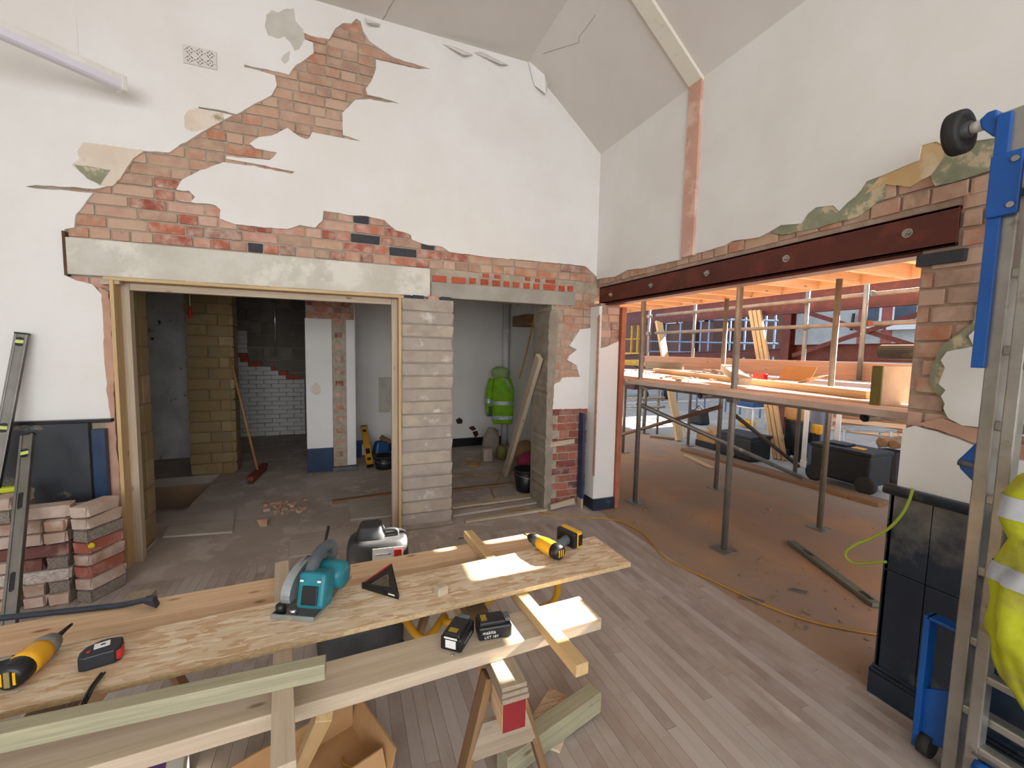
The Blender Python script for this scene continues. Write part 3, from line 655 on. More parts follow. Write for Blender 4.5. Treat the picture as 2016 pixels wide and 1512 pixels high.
# buff block pillar
pil = MB().bx(-1.70, -1.26, 5.96, 6.16, 0, 2.42).build('block_pillar_core', mat('buff_mortar', '8a7750', rough=1))
tag(pil, 'buff blockwork pillar standing beyond the wide opening', 'pillar'); pil.name = 'block_pillar'
for k in range(19):
    z = .02 + k * .1265
    cuts = (-1.715, -1.50, -1.28) if k % 2 else (-1.715, -1.39, -1.28)
    for a, b_ in zip(cuts, cuts[1:]): lay('block', BL_Y, pil, ((a + b_) / 2, 5.98, z + .06), (b_ - a - .008, .08, .117), 0, .001)
    lay('block', BL_Y, pil, (-1.265, 6.06, z + .06), (.05, .22, .117), 0, .001)
MB().bx(-1.75, -1.0, 5.9, 6.3, 2.2, 2.42).build('duct_box', WDIM, pil, bevel=.004)
# white-plastered nib with blue foot and a raked-out brick strip
nibw = MB().bx(-.44, .11, 5.72, 6.57, 0, 2.42).build('wall_nib', MORTAR, kind='structure')
MB().bx(-.445, -.15, 5.695, 5.73, .30, 1.90).build('plaster', WDIM, nibw, bevel=.004); MB().bx(-.445, -.15, 5.697, 5.73, 0, .30).build('blue_foot', NAVYP, nibw, bevel=.003)
MB().bx(.012, .115, 5.70, 5.73, .06, 1.90).build('plaster', WDIM, nibw, bevel=.004)
MB().bx(-.448, -.44, 5.70, 6.5, .30, 1.9).build('plaster', WDIM, nibw); MB().bx(.11, .118, 5.70, 6.56, .06, 2.4).build('plaster', WDIM, nibw)
brick_field(nibw, 'back', .02, 1.9, -.12, -.02, lambda u, v: True, lambda u, v: True, lambda u, v, r_: BM_RED, face=5.71, depth=.03, seed=61, hdr=1)
brick_field(nibw, 'back', 1.9, 2.4, -.44, .11, lambda u, v: True, lambda u, v: True, lambda u, v, r_: BM_RED, face=5.71, depth=.03, seed=63)
MB().bx(-.16, .13, 5.66, 5.73, 0, .05).build('broken_skirting', mat('broken_grey_skirting', '4a5058', '6b6a66', rough=.7), nibw, bevel=.006)
crust_p = [FZ(624, 0)]
def uvN(p): q = BY(p[0], p[1], 5.695); return (q.x, q.z)
crust([(612, 762), (622, 752), (630, 760), (632, 772), (624, 778), (614, 774)], CREAMP, nibw, lambda u, v, t: (u, 5.695 - t, v), uvN, .003, 65, name='bare_plaster')
# pale boxed panel and pipe on the far wall
MB().bx(.46, 1.2, 6.53, 6.575, .60, 1.12).build('boxed_panel', mat('cream_panel', 'c8c4b2', 'bbb7a4', rough=.7), wbe, bevel=.004)
for px in ([(897, 826), (905, 822), (911, 827), (910, 834), (900, 834)], [(922, 842), (932, 838), (938, 845), (930, 848)], [(930, 850), (940, 848), (942, 856), (935, 862)]):
    crust(px, mat('rust_stain', '5b2a18', '3f1d12', rough=.9), wbe, lambda u, v, t: (u, 6.57 - t, v), lambda p: (BY(p[0], p[1], 6.57).x, BY(p[0], p[1], 6.57).z), .002, 71, name='rust_hole')
# ================================================================ the yard beyond the steel opening
MB().bx(2.31, 5.35, -3, 12, -.1, -.003).build('floor_yard', SUBF, kind='structure')
MB().bx(5.35, 40, -8, 40, -.1, -.006).build('floor_slab', SLAB, kind='structure')
TUBE_R = .0242
G_ST = 'upright scaffold tubes of the platform'
def coupler(parent, p, m=None):
    return MB().box(p, (.075, .07, .062)).tube([V(p) + V((-.045, .03, 0)), V(p) + V((.045, .03, 0))], .009, 6).build('coupler', m or GALV, parent, bevel=.01)
def standard(x, y, z1, label, group=None, base=True, cz=(1.224,)):
    t = thing('scaffold_tube', (x, y, 0), label, 'scaffold tube', group)
    pipe('tube', [(x, y, 0.006), (x, y, z1)], TUBE_R, GALV, t, 14)
    if base: MB().bx(x - .075, x + .075, y - .075, y + .075, -.003, .006).build('base_plate', GALV, t, bevel=.002)
    for c in cz: coupler(t, (x, y, c))
    return t
standard(2.82, 2.43, 2.24, 'upright scaffold tube rising through the platform front edge by the loose pine offcut')
standard(2.82, 3.56, 2.24, 'upright scaffold tube at the platform front edge beside the white nib')
standard(4.02, 2.46, 2.24, 'upright scaffold tube through the middle of the platform in front of the rear posts')
standard(4.02, 3.63, 2.19, 'brown dusty scaffold tube standing mid platform behind the pine offcut')
for (x, y), lb in (((5.42, 3.67), 'rear scaffold upright behind the toe board by the leaning timber bundle'), ((5.42, 5.52), 'rear scaffold upright under the far end of the guard rails')):
    standard(x, y, 2.62, lb, cz=(1.224, 1.93, 2.25))
t = thing('scaffold_tube', (5.25, 2.93, 1.30), 'rear scaffold upright standing on a flange foot on the platform boards', 'scaffold tube')
pipe('tube', [(5.25, 2.93, 1.306), (5.25, 2.93, 2.62)], TUBE_R, GALV, t, 14); MB().bx(5.19, 5.295, 2.86, 3.00, 1.3025, 1.309).build('base_plate', GALV, t, bevel=.002); coupler(t, (5.31, 2.93, 1.93), mat('rusty_coupler', '9a5a34', '7d4526', rough=.8)); coupler(t, (5.31, 2.93, 2.25))
q = FZ(1226, 890); S9 = q; standard(q.x, q.y, 1.25, 'short scaffold upright below the platform close to the salmon board')
q = RX(1277, 660, 5.4); standard(q.x, q.y, 2.6, 'far corner scaffold upright beside the yellow lift', cz=(1.93, 2.25)); q5 = q
def tubeobj(p0, p1, label, m=GALV, name='scaffold_tube', rr=TUBE_R, cat='scaffold tube', open_end=False, group=None):
    b = MB(); b.tube([p0, p1], rr, 14, caps=not open_end)
    if open_end: b.tube([p0, p1], rr - .004, 14, caps=False); b.tube([V(p0).lerp(V(p1), .02), V(p0).lerp(V(p1), .021)], rr - .003, 14)
    return b.build(name, m, None, True, at=frame(p0, p1), label=label, cat=cat, group=group)
GREYT = mat('dusty_brown_tube', '8b8072', '776b5d', rough=.6, metal=.35, scale=5)
tubeobj((5.37, 2.3, 1.93), (5.37, 6.4, 1.93), 'lower scaffold guard rail along the back of the platform', GREYT)
tubeobj((5.37, 2.3, 2.25), (5.37, 6.4, 2.25), 'upper scaffold guard rail along the back of the platform', GREYT)
tubeobj((2.90, 1.15, 1.228), (2.90, 5.6, 1.222), 'scaffold ledger tube right under the front platform board')
for (px, py), lb in (((1378, 779), 'open-ended cross tube under the boards near the white nib'), ((1702, 822), 'open-ended cross tube under the boards near the brick pier')):
    p = RX(px, py, 2.62); tubeobj((2.62, p.y, p.z), (5.5, p.y, p.z), lb, open_end=True)
p0 = RX(1252, 794, 2.885) + V((0, -.03, 0)); p1 = FZ(1572, 945, .03) + V((0, -.03, .042)); tubeobj(p0, p1, 'long grey diagonal scaffold brace running down to the yard floor')
tubeobj(V((S9.x - .047, S9.y + .06, RX(1226, 858, S9.x).z)), V((4.02 - .047, 3.63 - .05, RX(1416, 799, 4.0).z)), 'rusty brown diagonal scaffold brace crossing under the platform', mat('rusty_tube', '7d5f4d', '6b4d3c', rough=.7, metal=.3))
tubeobj(hit(1440, 812, 0, 4.6), FZ(1572, 918, .05), 'dark diagonal brace tube beside the leaning timber bundle', mat('dark_tube', '5d4d3e', '4a3d32', rough=.7, metal=.3))
# boards
SCAFB = wood('scaffold_board', 'cdb3a0', 'bfa28e', 'b49682', rough=.8, dust='d8c6ba')
# boards sit either side of the two lines of uprights
bxs = [(2.565, .222)] + [(2.850 + .2285 * k, .2255) for k in range(5)] + [(4.050 + .2285 * k, .2255) for k in range(5)] + [(5.1925, .19)]
for k, (x, bw_) in enumerate(bxs):
    Lb = 'scaffold platform board along the front edge facing the room' if k == 0 else 'dusty scaffold platform board lying between other boards'
    if k == 11: Lb = 'narrow scaffold platform board carrying the rear toe board'
    plank('scaffold_board', (x + bw_ / 2, 1.12 if k == 0 else .55, 1.281 + .002 * (k % 2)), (x + bw_ / 2, 5.6, 1.281 + .002 * ((k + 1) % 2)), bw_, .038, SCAFB, label=Lb, cat='scaffold board', group='scaffold boards of the platform')
TOE = wood('toe_board', 'b8937a', 'a98268', '9b755a', rough=.75)
plank('toe_board', (5.32, 2.35, 1.4025), (5.32, 6.6, 1.4025), .038, .20, TOE, label='long brown toe board along the back of the platform', cat='toe board')
te = thing('toe_board', (2.75, 1.45, 1.30), 'square-ended toe board across the platform end by the brick pier', 'toe board')
plank('board', (2.765, 1.45, 1.41), (5.2, 1.45, 1.41), .045, .22, mat('pale_toe_ply', 'b89f83', 'a88d70', rough=.85, scale=5, bump=.3), te); MB().bx(2.752, 2.766, 1.425, 1.475, 1.30, 1.52).build('edge_strip', mat('mossy_edge', '6e6a3c', '7f7848', rough=.9), te, bevel=.002)
MB().lathe([(.038, 0), (.038, .5)], 14, RX(1735, 693, 2.634) - V((0, .5, 0)), 'Y').build('scaffold_tube', GALV, label='short stub of scaffold tube poking from behind the brick pier', cat='scaffold tube')
plank('timber_batten', FZ(1290, 729, 1.3275), FZ(1714, 778, 1.3275), .06, .05, PINE, label='long pine batten lying on the platform before the toe board', cat='timber')
oa, ob = RX(1345, 722, 4.9), RX(1272, 722, 4.75); oa.z = ob.z = 1.363; plank('timber_offcut', oa, ob, .03, .12, GREYW, label='grey board offcut on edge at the far end of the platform', cat='timber')
pe = FZ(1467, 752, 1.345); plank('timber_offcut', hit(1430, 724, 0, pe.x + .35), pe, .10, .06, PINEP, label='loose pale pine offcut lying on the platform by an upright', cat='timber')
for (px, py), s, m, lb in (((1337, 747), (.05, .17, .03), PINEO, 'small orange wood block near the front platform edge'), ((1634, 768), (.05, .1, .028), PINEO, 'small orange wood block at the foot of a scaffold upright'), ((1653, 773), (.04, .11, .02), BRICK_R, 'red brick chip on the platform boards')):
    MB().box(FZ(px, py, 1.30) + V((0, 0, s[2] / 2)), s).build('wood_block' if m is PINEO else 'brick_chip', m, at=FZ(px, py, 1.30), bevel=.003, label=lb, cat='block')
cc = FZ(1500, 752, 1.302); cc = V((min(cc.x, 4.6), cc.y * min(1, 4.6 / cc.x), 1.309)); cb = thing('cardboard_scrap', cc, 'folded cardboard scrap lying open on the platform', 'cardboard')
def flapq(a, u, v, th=.005):
    n_f = u.cross(v).normalized() * th; MB().add([a, a + u, a + u + v, a + v, a + n_f, a + u + n_f, a + u + v + n_f, a + v + n_f], [(0, 1, 2, 3), (7, 6, 5, 4), (0, 4, 5, 1), (1, 5, 6, 2), (2, 6, 7, 3), (3, 7, 4, 0)]).build('flap', CARD, cb)
flapq(cc, V((.02, -.30, 0)), V((.26, .02, .02))); flapq(cc + V((.26, .02, .02)), V((.02, -.30, 0)), V((.10, .01, .13))); flapq(cc + V((.02, -.30, 0)), V((.26, .02, .02)), V((-.01, -.16, .07)))
MB().box(cc + V((.10, .10, .035)), (.07, .12, .07)).build('red_black_tin', REDP, cb, bevel=.006)
rnd = random.Random(3); rb = MB(); ba_, bb_ = FZ(1290, 729, 1.3275), FZ(1714, 778, 1.3275)
def clear_of(p):
    d_ = bb_ - ba_; t_ = max(0, min(1, (p - ba_).dot(d_) / d_.dot(d_)))
    return (ba_.lerp(bb_, t_).xy - p.xy).length > .08 and all((p.xy - V(c).xy).length > .11 for c in ((2.82, 2.43, 0), (2.82, 3.56, 0), (4.02, 2.46, 0), (4.02, 3.63, 0))) and abs((p.xy - V((2.82, 0)))[0]) > .06 and abs(p.x - 4.02) > .06
for k in range(90):
    p = FZ(rnd.uniform(1230, 1480), rnd.uniform(728, 752), 1.30); p.z = 1.305
    if p.x > 5.2 or p.y > 5.5 or not clear_of(p): continue
    s_ = rnd.uniform(.008, .03); p.z = 1.3022 + s_ * .35; rb.box(p, (s_, s_ * 1.4, s_ * .7), Matrix.Rotation(rnd.random() * 3, 3, 'Z'))
for k in range(60):
    p = RX(rnd.uniform(1385, 1420), 728, rnd.uniform(4.85, 5.2)); s_ = rnd.uniform(.015, .05)
    if not clear_of(p) or abs(p.x - 5.25) < .07: continue
    p.z = 1.3022 + s_ * .4; rb.box(p, (s_, s_ * 1.4, s_ * .8), Matrix.Rotation(rnd.random() * 3, 3, 'Z'))
rb.build('brick_rubble', BRICK_D, kind='stuff', label='crumbs of brick and mortar scattered over the platform', cat='rubble')
# joists, trimmer, and a deck added to mask the sun
JOIST = wood('joist_pine', 'dfb68f', 'd5a67c', 'c99a70', rough=.65)
for k in range(17):
    y = .695 + .385 * k
    lb = 'orange pine floor joist above the scaffold platform'
    plank('floor_joist', (2.445, y, 2.335), (4.55, y, 2.335), .047, .17, JOIST, label=lb, cat='joist', group='floor joists above the platform')
plank('trimmer_joist', (4.575, .9, 2.335), (4.575, 7.2, 2.335), .047, .17, JOIST, label='long pine trimmer joist closing the joist ends', cat='joist')
holes = [[(3.66, 1.145), (4.14, 1.145), (4.14, 1.405), (3.66, 1.405)], [(3.53, 1.55), (3.84, 1.55), (3.84, 1.735), (3.53, 1.735)], [(3.56, 1.945), (3.66, 1.945), (3.66, 2.055), (3.56, 2.055)], [(3.81, 1.945), (4.06, 1.945), (4.06, 2.055), (3.81, 2.055)], [(3.84, 2.72), (4.25, 2.72), (4.25, 2.975), (3.84, 2.975)], [(3.90, 3.035), (4.2, 3.035), (4.2, 3.12), (3.90, 3.12)]]  # holes placed so sun patches fall on the bench and tool case
MB().cdt([(2.61, .3), (4.60, .3), (4.60, 7.4), (2.61, 7.4)], holes, lambda u, v, t: (u, v, 2.42 + t), 0, .018).build('sun_mask_deck', PINEP, label='plywood deck added on top of the joists, its holes shaped for the sun', cat='deck')
# steelwork of the new building
def ibeam(p0, p1, d_, w_, label, name='steel_beam', up=(0, 0, 1)):
    Mx = frame(p0, p1, up); L = (V(p1) - V(p0)).length
    b = MB().box((0, 0, d_ / 2 - .006), (L, w_, .012)).box((0, 0, -d_ / 2 + .006), (L, w_, .012)).box((0, 0, 0), (L, .01, d_ - .02))
    return b.build(name, STEEL, None, False, at=Mx, label=label, cat='steel beam')
zq = RX(1800, 600, 6.3).z; ibeam((6.3, .6, zq + .17), (6.3, 10, zq + .17), .34, .14, 'dark red steel beam behind the upper scaffold guard rail')
XF = 8.0
pp = RX(1553, 650, XF); ibeam((XF, pp.y, 0), (XF, pp.y, 3.0), .16, .16, 'upright dark red steel column in the yard', 'steel_column', up=(1, 0, 0))
a = RX(1230, 705, XF); b_ = RX(1800, 690, XF); ibeam((XF, a.y, a.z + .03), (XF, pp.y, pp.z - .43), .16, .12, 'low red steel beam behind the toe board by the blue lattice')
ibeam((XF + .1, pp.y, 1.62), (XF + .1, 2.0, 1.66), .30, .15, 'deep red steel beam behind the cross bracing')
ibeam((XF, 12, 2.62), (XF, 2.0, 2.62), .34, .16, 'deep dark red steel beam high over the cross bracing')
for A, B, lb in (((1562, 607), (1810, 684), 'red steel brace falling away from the column head'), ((1810, 618), (1560, 700), 'red steel brace rising away from the column foot')):
    dx_ = .05 if 'falling' in lb else .09; p, q = RX(*A, XF - dx_), RX(*B, XF - dx_); plank('steel_brace', p, q, .02, .075, STEEL, up=(1, 0, 0), label=lb, cat='steel brace') if False else MB().box((0, 0, 0), ((q - p).length, .02, .075)).build('steel_brace', STEEL, None, False, at=frame(p, q, (0, 0, 1)), label=lb, cat='steel brace')
# pale blue tube lattice
BLT = mat('pale_blue_tube', '8fa9c9', '7f9abc', rough=.45, metal=.4)
lat = thing('scaffold_lattice', RX(1400, 695, 9.6), 'pale blue scaffold tube lattice standing before the brown brick building', 'scaffold')
for px in (1313, 1341, 1381, 1397, 1439, 1468, 1508, 1526): p, q = RX(px, 600, 9.6), RX(px - 4, 697, 9.6); pipe('tube', [V((9.6, q.y, -.006)), V((9.6, q.y, 3.0))], .022, BLT, lat, 8)
for py in (612, 629, 674, 694):
    p, q = RX(1280, py - 2, 9.6), RX(1532, py + 3, 9.6); pipe('tube', [p, q], .022, BLT, lat, 8)
lat2 = thing('scaffold_lattice', (10.2, 8, 0), 'low galvanised tube barrier below the platform at the yard end', 'scaffold')
XB = FZ(1276, 850).x
for py in (785, 803): pipe('tube', [hit(1222, py, 0, XB), hit(1308, py - 2, 0, XB)], .022, GALV, lat2, 8)
for x_ in (1262, 1290): q = RX(x_, 850, XB); pipe('tube', [(XB + .044, q.y, -.006), (XB + .044, q.y, RX(x_, 768, XB).z)], .022, GALV, lat2, 8)
# yellow lift
yl = thing('scissor_lift', (RX(1252, 720, 9.0).x, RX(1252, 720, 9.0).y, 0), 'yellow scissor lift basket with railings beside the platform', 'lift')
ya, yb_ = RX(1268, 650, 9.0).y, RX(1236, 650, 9.0).y; zt = RX(1250, 621, 9.0).z; zm = RX(1250, 641, 9.0).z; zb = RX(1250, 694, 9.0).z; zl = RX(1250, 716, 9.0).z
MB().bx(8.98, 9.02, ya, yb_ + .6, zm, zt).build('top_panel', YELLOWP, yl, bevel=.01); MB().bx(8.98, 9.02, ya, yb_ + .6, zl, zb).build('bottom_panel', YELLOWP, yl, bevel=.01)
for y in (ya + .02, ya + .3, ya + .62): MB().bx(8.97, 9.03, y - .02, y + .02, zl, zt).build('post', YELLOWP, yl)
pipe('mid_rail', [(9.0, ya, (zm + zb) / 2), (9.0, yb_ + .6, (zm + zb) / 2)], .02, YELLOWP, yl); MB().bx(9.0, 10.3, ya, yb_ + .6, zl - .06, zl).build('deck', YELLOWP, yl)
for k in range(6): MB().tube([(9.1, ya + .1 + .12 * k, zb), (9.1, ya + .1 + .12 * k, zm)], .012, 6).build('bar', GALV, yl)
MB().box((9.65, (ya + yb_ + .6) / 2, .45), (1.2, .55, .3)).build('chassis', mat('lift_red', '5a1d1a', rough=.5), yl, bevel=.02)
for sx in (9.15, 10.15):
    MB().lathe([(.17, -.08), (.17, .08)], 18, (sx, ya + .1, .17), 'Y').build('wheel', RUBBER, yl)
for k, (za, zb_) in enumerate(((.6, zl - .06), (zl - .06, .6))): MB().tube([(9.15, (ya + yb_ + .6) / 2, za), (10.15, (ya + yb_ + .6) / 2, zb_)], .05, 6).build('scissor_arm', GALV, yl)
# buildings across the yard
BWALL = mat('brown_brick_facade', '7d5647', '6c483b', rough=.95, scale=18, stretch=(1, 1, 5), bump=.2)
bA = thing('brick_building', (14, 16, 0), 'brown brick building with pale windows across the yard', 'building')
y0, y1 = RX(1508, 690, 14).y, 40
MB().bx(14, 16, y0, y1, 0, 6.3).build('wall', BWALL, bA)  # unseen top, height set to shade the yard slab from the sun
for px in (1300, 1362, 1425, 1478): y = RX(px, 690, 14).y; MB().bx(13.75, 14.05, y - .35, y + .35, 0, 6.3).build('pilaster', mat('dark_brick_pilaster', '5f4036', '543830', rough=.95, scale=15), bA)
WGL = mat('far_window_glass', '2e3540', '4a525c', rough=.15, scale=1)
for px in (1320, 1345, 1388, 1402, 1448):
    y = RX(px, 690, 14).y; wn = MB().bx(13.95, 14.02, y - .45, y + .45, 2.9, 4.9).build('window', WHITEP, bA); MB().bx(13.93, 13.96, y - .38, y - .03, 2.98, 4.82).build('pane', WGL, wn); MB().bx(13.93, 13.96, y + .03, y + .38, 2.98, 4.82).build('pane', WGL, wn)
bB = thing('rendered_building', (15, 8, 0), 'pale rendered building with red brick window piers across the yard', 'building')
PALE = mat('pale_render_facade', 'b3b1ac', 'a5a39e', rough=.9, scale=3, bump=.2); y1 = y0
MB().bx(15, 17, -4, 7.1, 0, 6.95).bx(15, 17, 7.1, 8.5, 0, 4.5).bx(15, 17, 8.5, y1 - .02, 0, 6.95).build('wall', PALE, bB)  # unseen tops shaped for the sun: low stretch lets a floor patch through
zs = RX(1700, 640, 15).z; zt_ = zs + 1.5
for a_, b_ in ((1703, 1736), (1758, 1810)):
    ya, yb_ = RX(b_, 640, 15).y, RX(a_, 640, 15).y
    wn = MB().bx(14.93, 15.02, ya, yb_, zs, zt_).build('window', WHITEP, bB); MB().bx(14.90, 14.95, ya + .06, yb_ - .06, zs + .1, zt_ - .08).build('pane', WGL, wn)
    MB().bx(14.80, 15.02, ya - .06, yb_ + .06, zs - .18, zs).build('sill', mat('pale_sill', 'd6d6d2', rough=.6), bB)
for a_, b_ in ((1690, 1702), (1737, 1757)): MB().bx(14.96, 15.02, RX(b_, 640, 15).y, RX(a_, 640, 15).y, zs - .6, zt_ + .3).build('brick_pier', mat('far_red_brick', 'a35a52', '93504a', rough=.95), bB)
zc = RX(1700, 678, 15).z; MB().bx(14.85, 15.02, -4, y1, zc - .1, zc).build('string_course', MATS['pale_sill'], bB)
pipe('drainpipe', [RX(1681, 617, 14.9), RX(1676, 650, 14.9)], .04, BLACKP, bB, 8)
# leaning timbers
def lean(name, a, b_, w_, h, m, lb, **kw): return plank(name, a, b_, w_, h, m, up=(1, .3, 0), label=lb, cat='timber', **kw)
fo = FZ(1527, 903); tp = hit(1478, 612, 0, 6.15)
for k, lb in enumerate(('pale pine board leaning up past the rear guard rails, outer one of three', 'pine board sandwiched in the leaning bundle of three', 'pine board in the leaning bundle of three, innermost one')):
    o = V((.02 * k, -.058 * k, 0)); lean('leaning_board', fo + o, tp + o, .05, .07, PINE, lb, group=None)
lean('leaning_board', FZ(1338, 868), hit(1297, 634, 0, 5.75), .04, .20, PINE, 'single wide pine board leaning past the toe board near the lift')
lean('leaning_board', FZ(1352, 862), hit(1325, 790, 0, 5.9), .04, .07, PINEP, 'narrow pale board leaning behind the wide pine board')
# tools on the slab
sole = plank('sole_board', FZ(1350, 884, .02), FZ(1740, 992, .02), .22, .045, OLDW, label='dark timber sole board lying under the rear uprights', cat='timber')
plank('pine_strip', FZ(1350, 896, .012), FZ(1402, 921, .012), .07, .022, PINE, label='short pine strip lying on the brown dusty floor', cat='timber'); plank('pine_strip', FZ(1280, 859, .015), FZ(1328, 864, .015), .05, .03, OLDW, label='old brown batten lying near the lift foot', cat='timber')
def bin_(c, s, h, lb):
    t = thing('tool_tower', c, lb, 'tool box'); c = V(c)
    MB().box(c + V((0, 0, h * .42 + .06)), (s, s, h * .84)).build('body', BLACKP, t, bevel=.02); MB().box(c + V((0, 0, h * .93)), (s * 1.05, s * 1.05, .05)).build('lid', BLACKP, t, bevel=.012); MB().box(c + V((0, 0, h * .98)), (s * .9, s * .9, .03)).build('yellow_rim', YELLOWP, t, bevel=.006)
    for sx in (-1, 1): MB().lathe([(.08, -.03), (.08, .03)], 16, c + V((-.02 - s / 2, sx * s * .35, .08)), 'X').build('wheel', RUBBER, t)
    return t
bin_(FZ(1553, 912) + V((.42, .12, 0)), .34, .62, 'tall black rolling tool tower with a yellow rim')
cbx = FZ(1553, 912) + V((.42, .12, .6235)); MB().box(cbx + V((0, 0, .075)), (.34, .36, .15)).build('cardboard_box', CARD, at=cbx, label='cardboard box resting on top of the black tool tower', cat='box', bevel=.003)
rt = thing('rolling_tool_box', FZ(1655, 968), 'black wheeled tool chest with big rear wheels on the slab', 'tool box'); c = FZ(1655, 968) + V((.36, .14, 0))
MB().box(c + V((0, 0, .26)), (.42, .66, .36)).build('body', BLACKP, rt, bevel=.03); MB().box(c + V((0, 0, .455)), (.44, .68, .05)).box(c + V((0, .12, .49)), (.2, .25, .03)).build('lid', BLACKP, rt, bevel=.012)
for sy in (-.2, .36): MB().lathe([(.05, -.03), (.105, -.03), (.105, .03), (.05, .03)], 20, c + V((-.2, sy - .1, .105)), 'X').build('wheel', RUBBER, rt)
MB().box(c + V((-.05, -.12, .485)), (.1, .12, .012)).build('yellow_latch', YELLOWP, rt, bevel=.003)
for px, lb in ((1450, 'dark tool crate on the slab behind the scaffold uprights'), ):
    t = thing('tool_crate', FZ(px, 905), lb, 'tool box'); c = FZ(px, 905) + V((.25, .1, 0)); MB().box(c + V((0, 0, .17)), (.4, .6, .32)).build('body', BLACKP, t, bevel=.02); MB().box(c + V((0, 0, .35)), (.42, .62, .05)).build('lid', BLACKP, t, bevel=.01); MB().box(c + V((-.2, .05, .06)), (.03, .12, .06)).build('yellow_latch', YELLOWP, t, bevel=.004)
t = thing('cardboard_carton', FZ(1392, 884), 'low open cardboard carton beside the rear upright', 'box'); c = FZ(1392, 884) + V((.2, .1, 0)); MB().box(c + V((0, 0, .05)), (.3, .42, .1)).build('black_base', BLACKP, t, bevel=.005); MB().box(c + V((0, 0, .18)), (.28, .4, .16)).build('carton', CARD, t, bevel=.003); MB().box(c + V((.02, -.08, .28)), (.26, .22, .012), Matrix.Rotation(.5, 3, 'X')).build('flap', CARD, t)
t = thing('small_tool_bag', FZ(1375, 834), 'small dark tool bag out on the slab', 'bag'); c = FZ(1375, 834); MB().box(c + V((0, 0, .16)), (.3, .4, .32), taper=.8).build('body', RUBBER, t, bevel=.04); pipe('handle', smoothpts([c + V((0, -.12, .3)), c + V((0, 0, .4)), c + V((0, .12, .3))]), .012, RUBBER, t)
# trestle platform, stool, timber stack
t = thing('hop_up', FZ(1700, 892), 'silver aluminium hop-up work platform standing on the slab', 'work platform'); c0, c1 = FZ(1657, 892), FZ(1752, 895)
zt = hit(1665, 846, 1, c0.y).z; yv = (c1 - c0); 
MB().box((c0 + c1) / 2 + V((.15, .12, zt)), (yv.length, .32, .05), Matrix.Rotation(math.atan2(yv.y, yv.x), 3, 'Z')).build('deck', ALU, t, bevel=.005)
for i, (p, s) in enumerate(((c0, .06), (c1, -.06))):
    for dd in (V((0, 0, 0)), V((.25, .28, 0))):
        MB().tube([p + dd, p + dd + V((s, s * .3, zt))], .022, 8).build('leg', ALU, t)
t = thing('step_stool', FZ(1478, 842), 'small white step stool with a blue tray behind the crates', 'stool'); c = FZ(1475, 842); 
MB().box(c + V((0, 0, .52)), (.35, .4, .1)).build('blue_tray', BLUET, t, bevel=.01); MB().box(c + V((0, 0, .45)), (.4, .45, .03)).build('top', WHITEP, t, bevel=.005)
for sx in (-.17, .17):
    for sy in (-.2, .2): MB().tube([c + V((sx * 1.2, sy * 1.2, 0)), c + V((sx, sy, .45))], .018, 8).build('leg', WHITEP, t)
MB().box(c + V((-.05, 0, .1)), (.2, .25, .14)).build('yellow_tool', YELLOWP, t, bevel=.03)
for k in range(6):
    a, b_ = FZ(1640, 866) , FZ(1800, 886); dz = .09 * k
    plank('stacked_timber', a + V((1.2 + .1 * (k % 2), .8, .045 + dz)), b_ + V((1.4 + .1 * (k % 2), .3, .045 + dz)), .25, .085, TOE if k % 2 else PINEO, label='brown timber baulk in the stack behind the hop-up', cat='timber', group='timber stack behind the hop-up')
t = thing('tripod_stand', FZ(1600, 925), 'grey stand hung with yellow tools beside the tool tower', 'stand'); c = FZ(1604, 920)
MB().box(c + V((0, 0, .42)), (.10, .16, .84)).build('post', mat('grey_stand', '6c7484', rough=.5), t, bevel=.01); MB().box(c + V((-.06, -.03, .55)), (.08, .12, .14)).build('yellow_tool', YELLOWP, t, bevel=.02); MB().box(c + V((-.06, .02, .42)), (.09, .14, .16)).build('black_tool', BLACKP, t, bevel=.02); MB().box(c, (.2, .25, .04)).build('foot', BLACKP, t, bevel=.006)
for px, zt, lb in ((1579, .78, 'bright white upright length beside the tool tower'), (1642, .72, 'bright white upright length behind the scaffold upright')):
    p = FZ(px, 920); MB().bx(p.x, p.x + .035, p.y - .035, p.y + .035, 0, .1).bx(p.x + .004, p.x + .031, p.y - .03, p.y + .03, .1, zt + .1).build('white_post', WHITEP, at=p, label=lb, cat='post', bevel=.003)
t = thing('tool_bag', FZ(1747, 945), 'dark work bag with rolled tubes on top by the brick pier', 'bag'); c = FZ(1747, 945)
MB().box(c + V((0, 0, .2)), (.3, .34, .4), taper=.75).build('body', RUBBER, t, bevel=.05); MB().lathe([(.045, -.2), (.06, -.2), (.06, .2), (.045, .2)], 14, c + V((0, 0, .5)), 'X').build('rolled_tube', OLDW, t); MB().lathe([(.045, -.2), (.055, -.2), (.055, .2), (.045, .2)], 14, c + V((.02, -.12, .5)), 'X').build('rolled_tube', OLDW, t)
# floor litter in the opening
t = thing('floor_level', FZ(1640, 1130), 'dusty green spirit level lying flat on the brown floor', 'spirit level'); a, b_ = FZ(1557, 1066, .02), FZ(1727, 1192, .02)
plank('body', a, b_, .06, .025, mat('dusty_green_alu', '5d6a60', '6d6a58', rough=.6, scale=5), t)
for f_ in (.25, .9): MB().box((0, 0, 0), (.09, .03, .027)).build('hand_hole', BLACKP, None, False, at=frame(a, b_) @ Matrix.Translation(((f_ - .5) * (b_ - a).length, 0, .001))) if False else _local(MB().box((0, 0, .001), (.09, .03, .027)), 'hand_hole', BLACKP, t, frame(a, b_) @ Matrix.Translation(((f_ - .5) * (b_ - a).length, 0, 0)), 0, {})
plank('pine_strip', FZ(1550, 1060, .012), FZ(1790, 1235, .012) , .035, .02, OLDW, label='thin brown batten lying along the green spirit level', cat='timber') if False else None
rnd = random.Random(9); rb = MB()
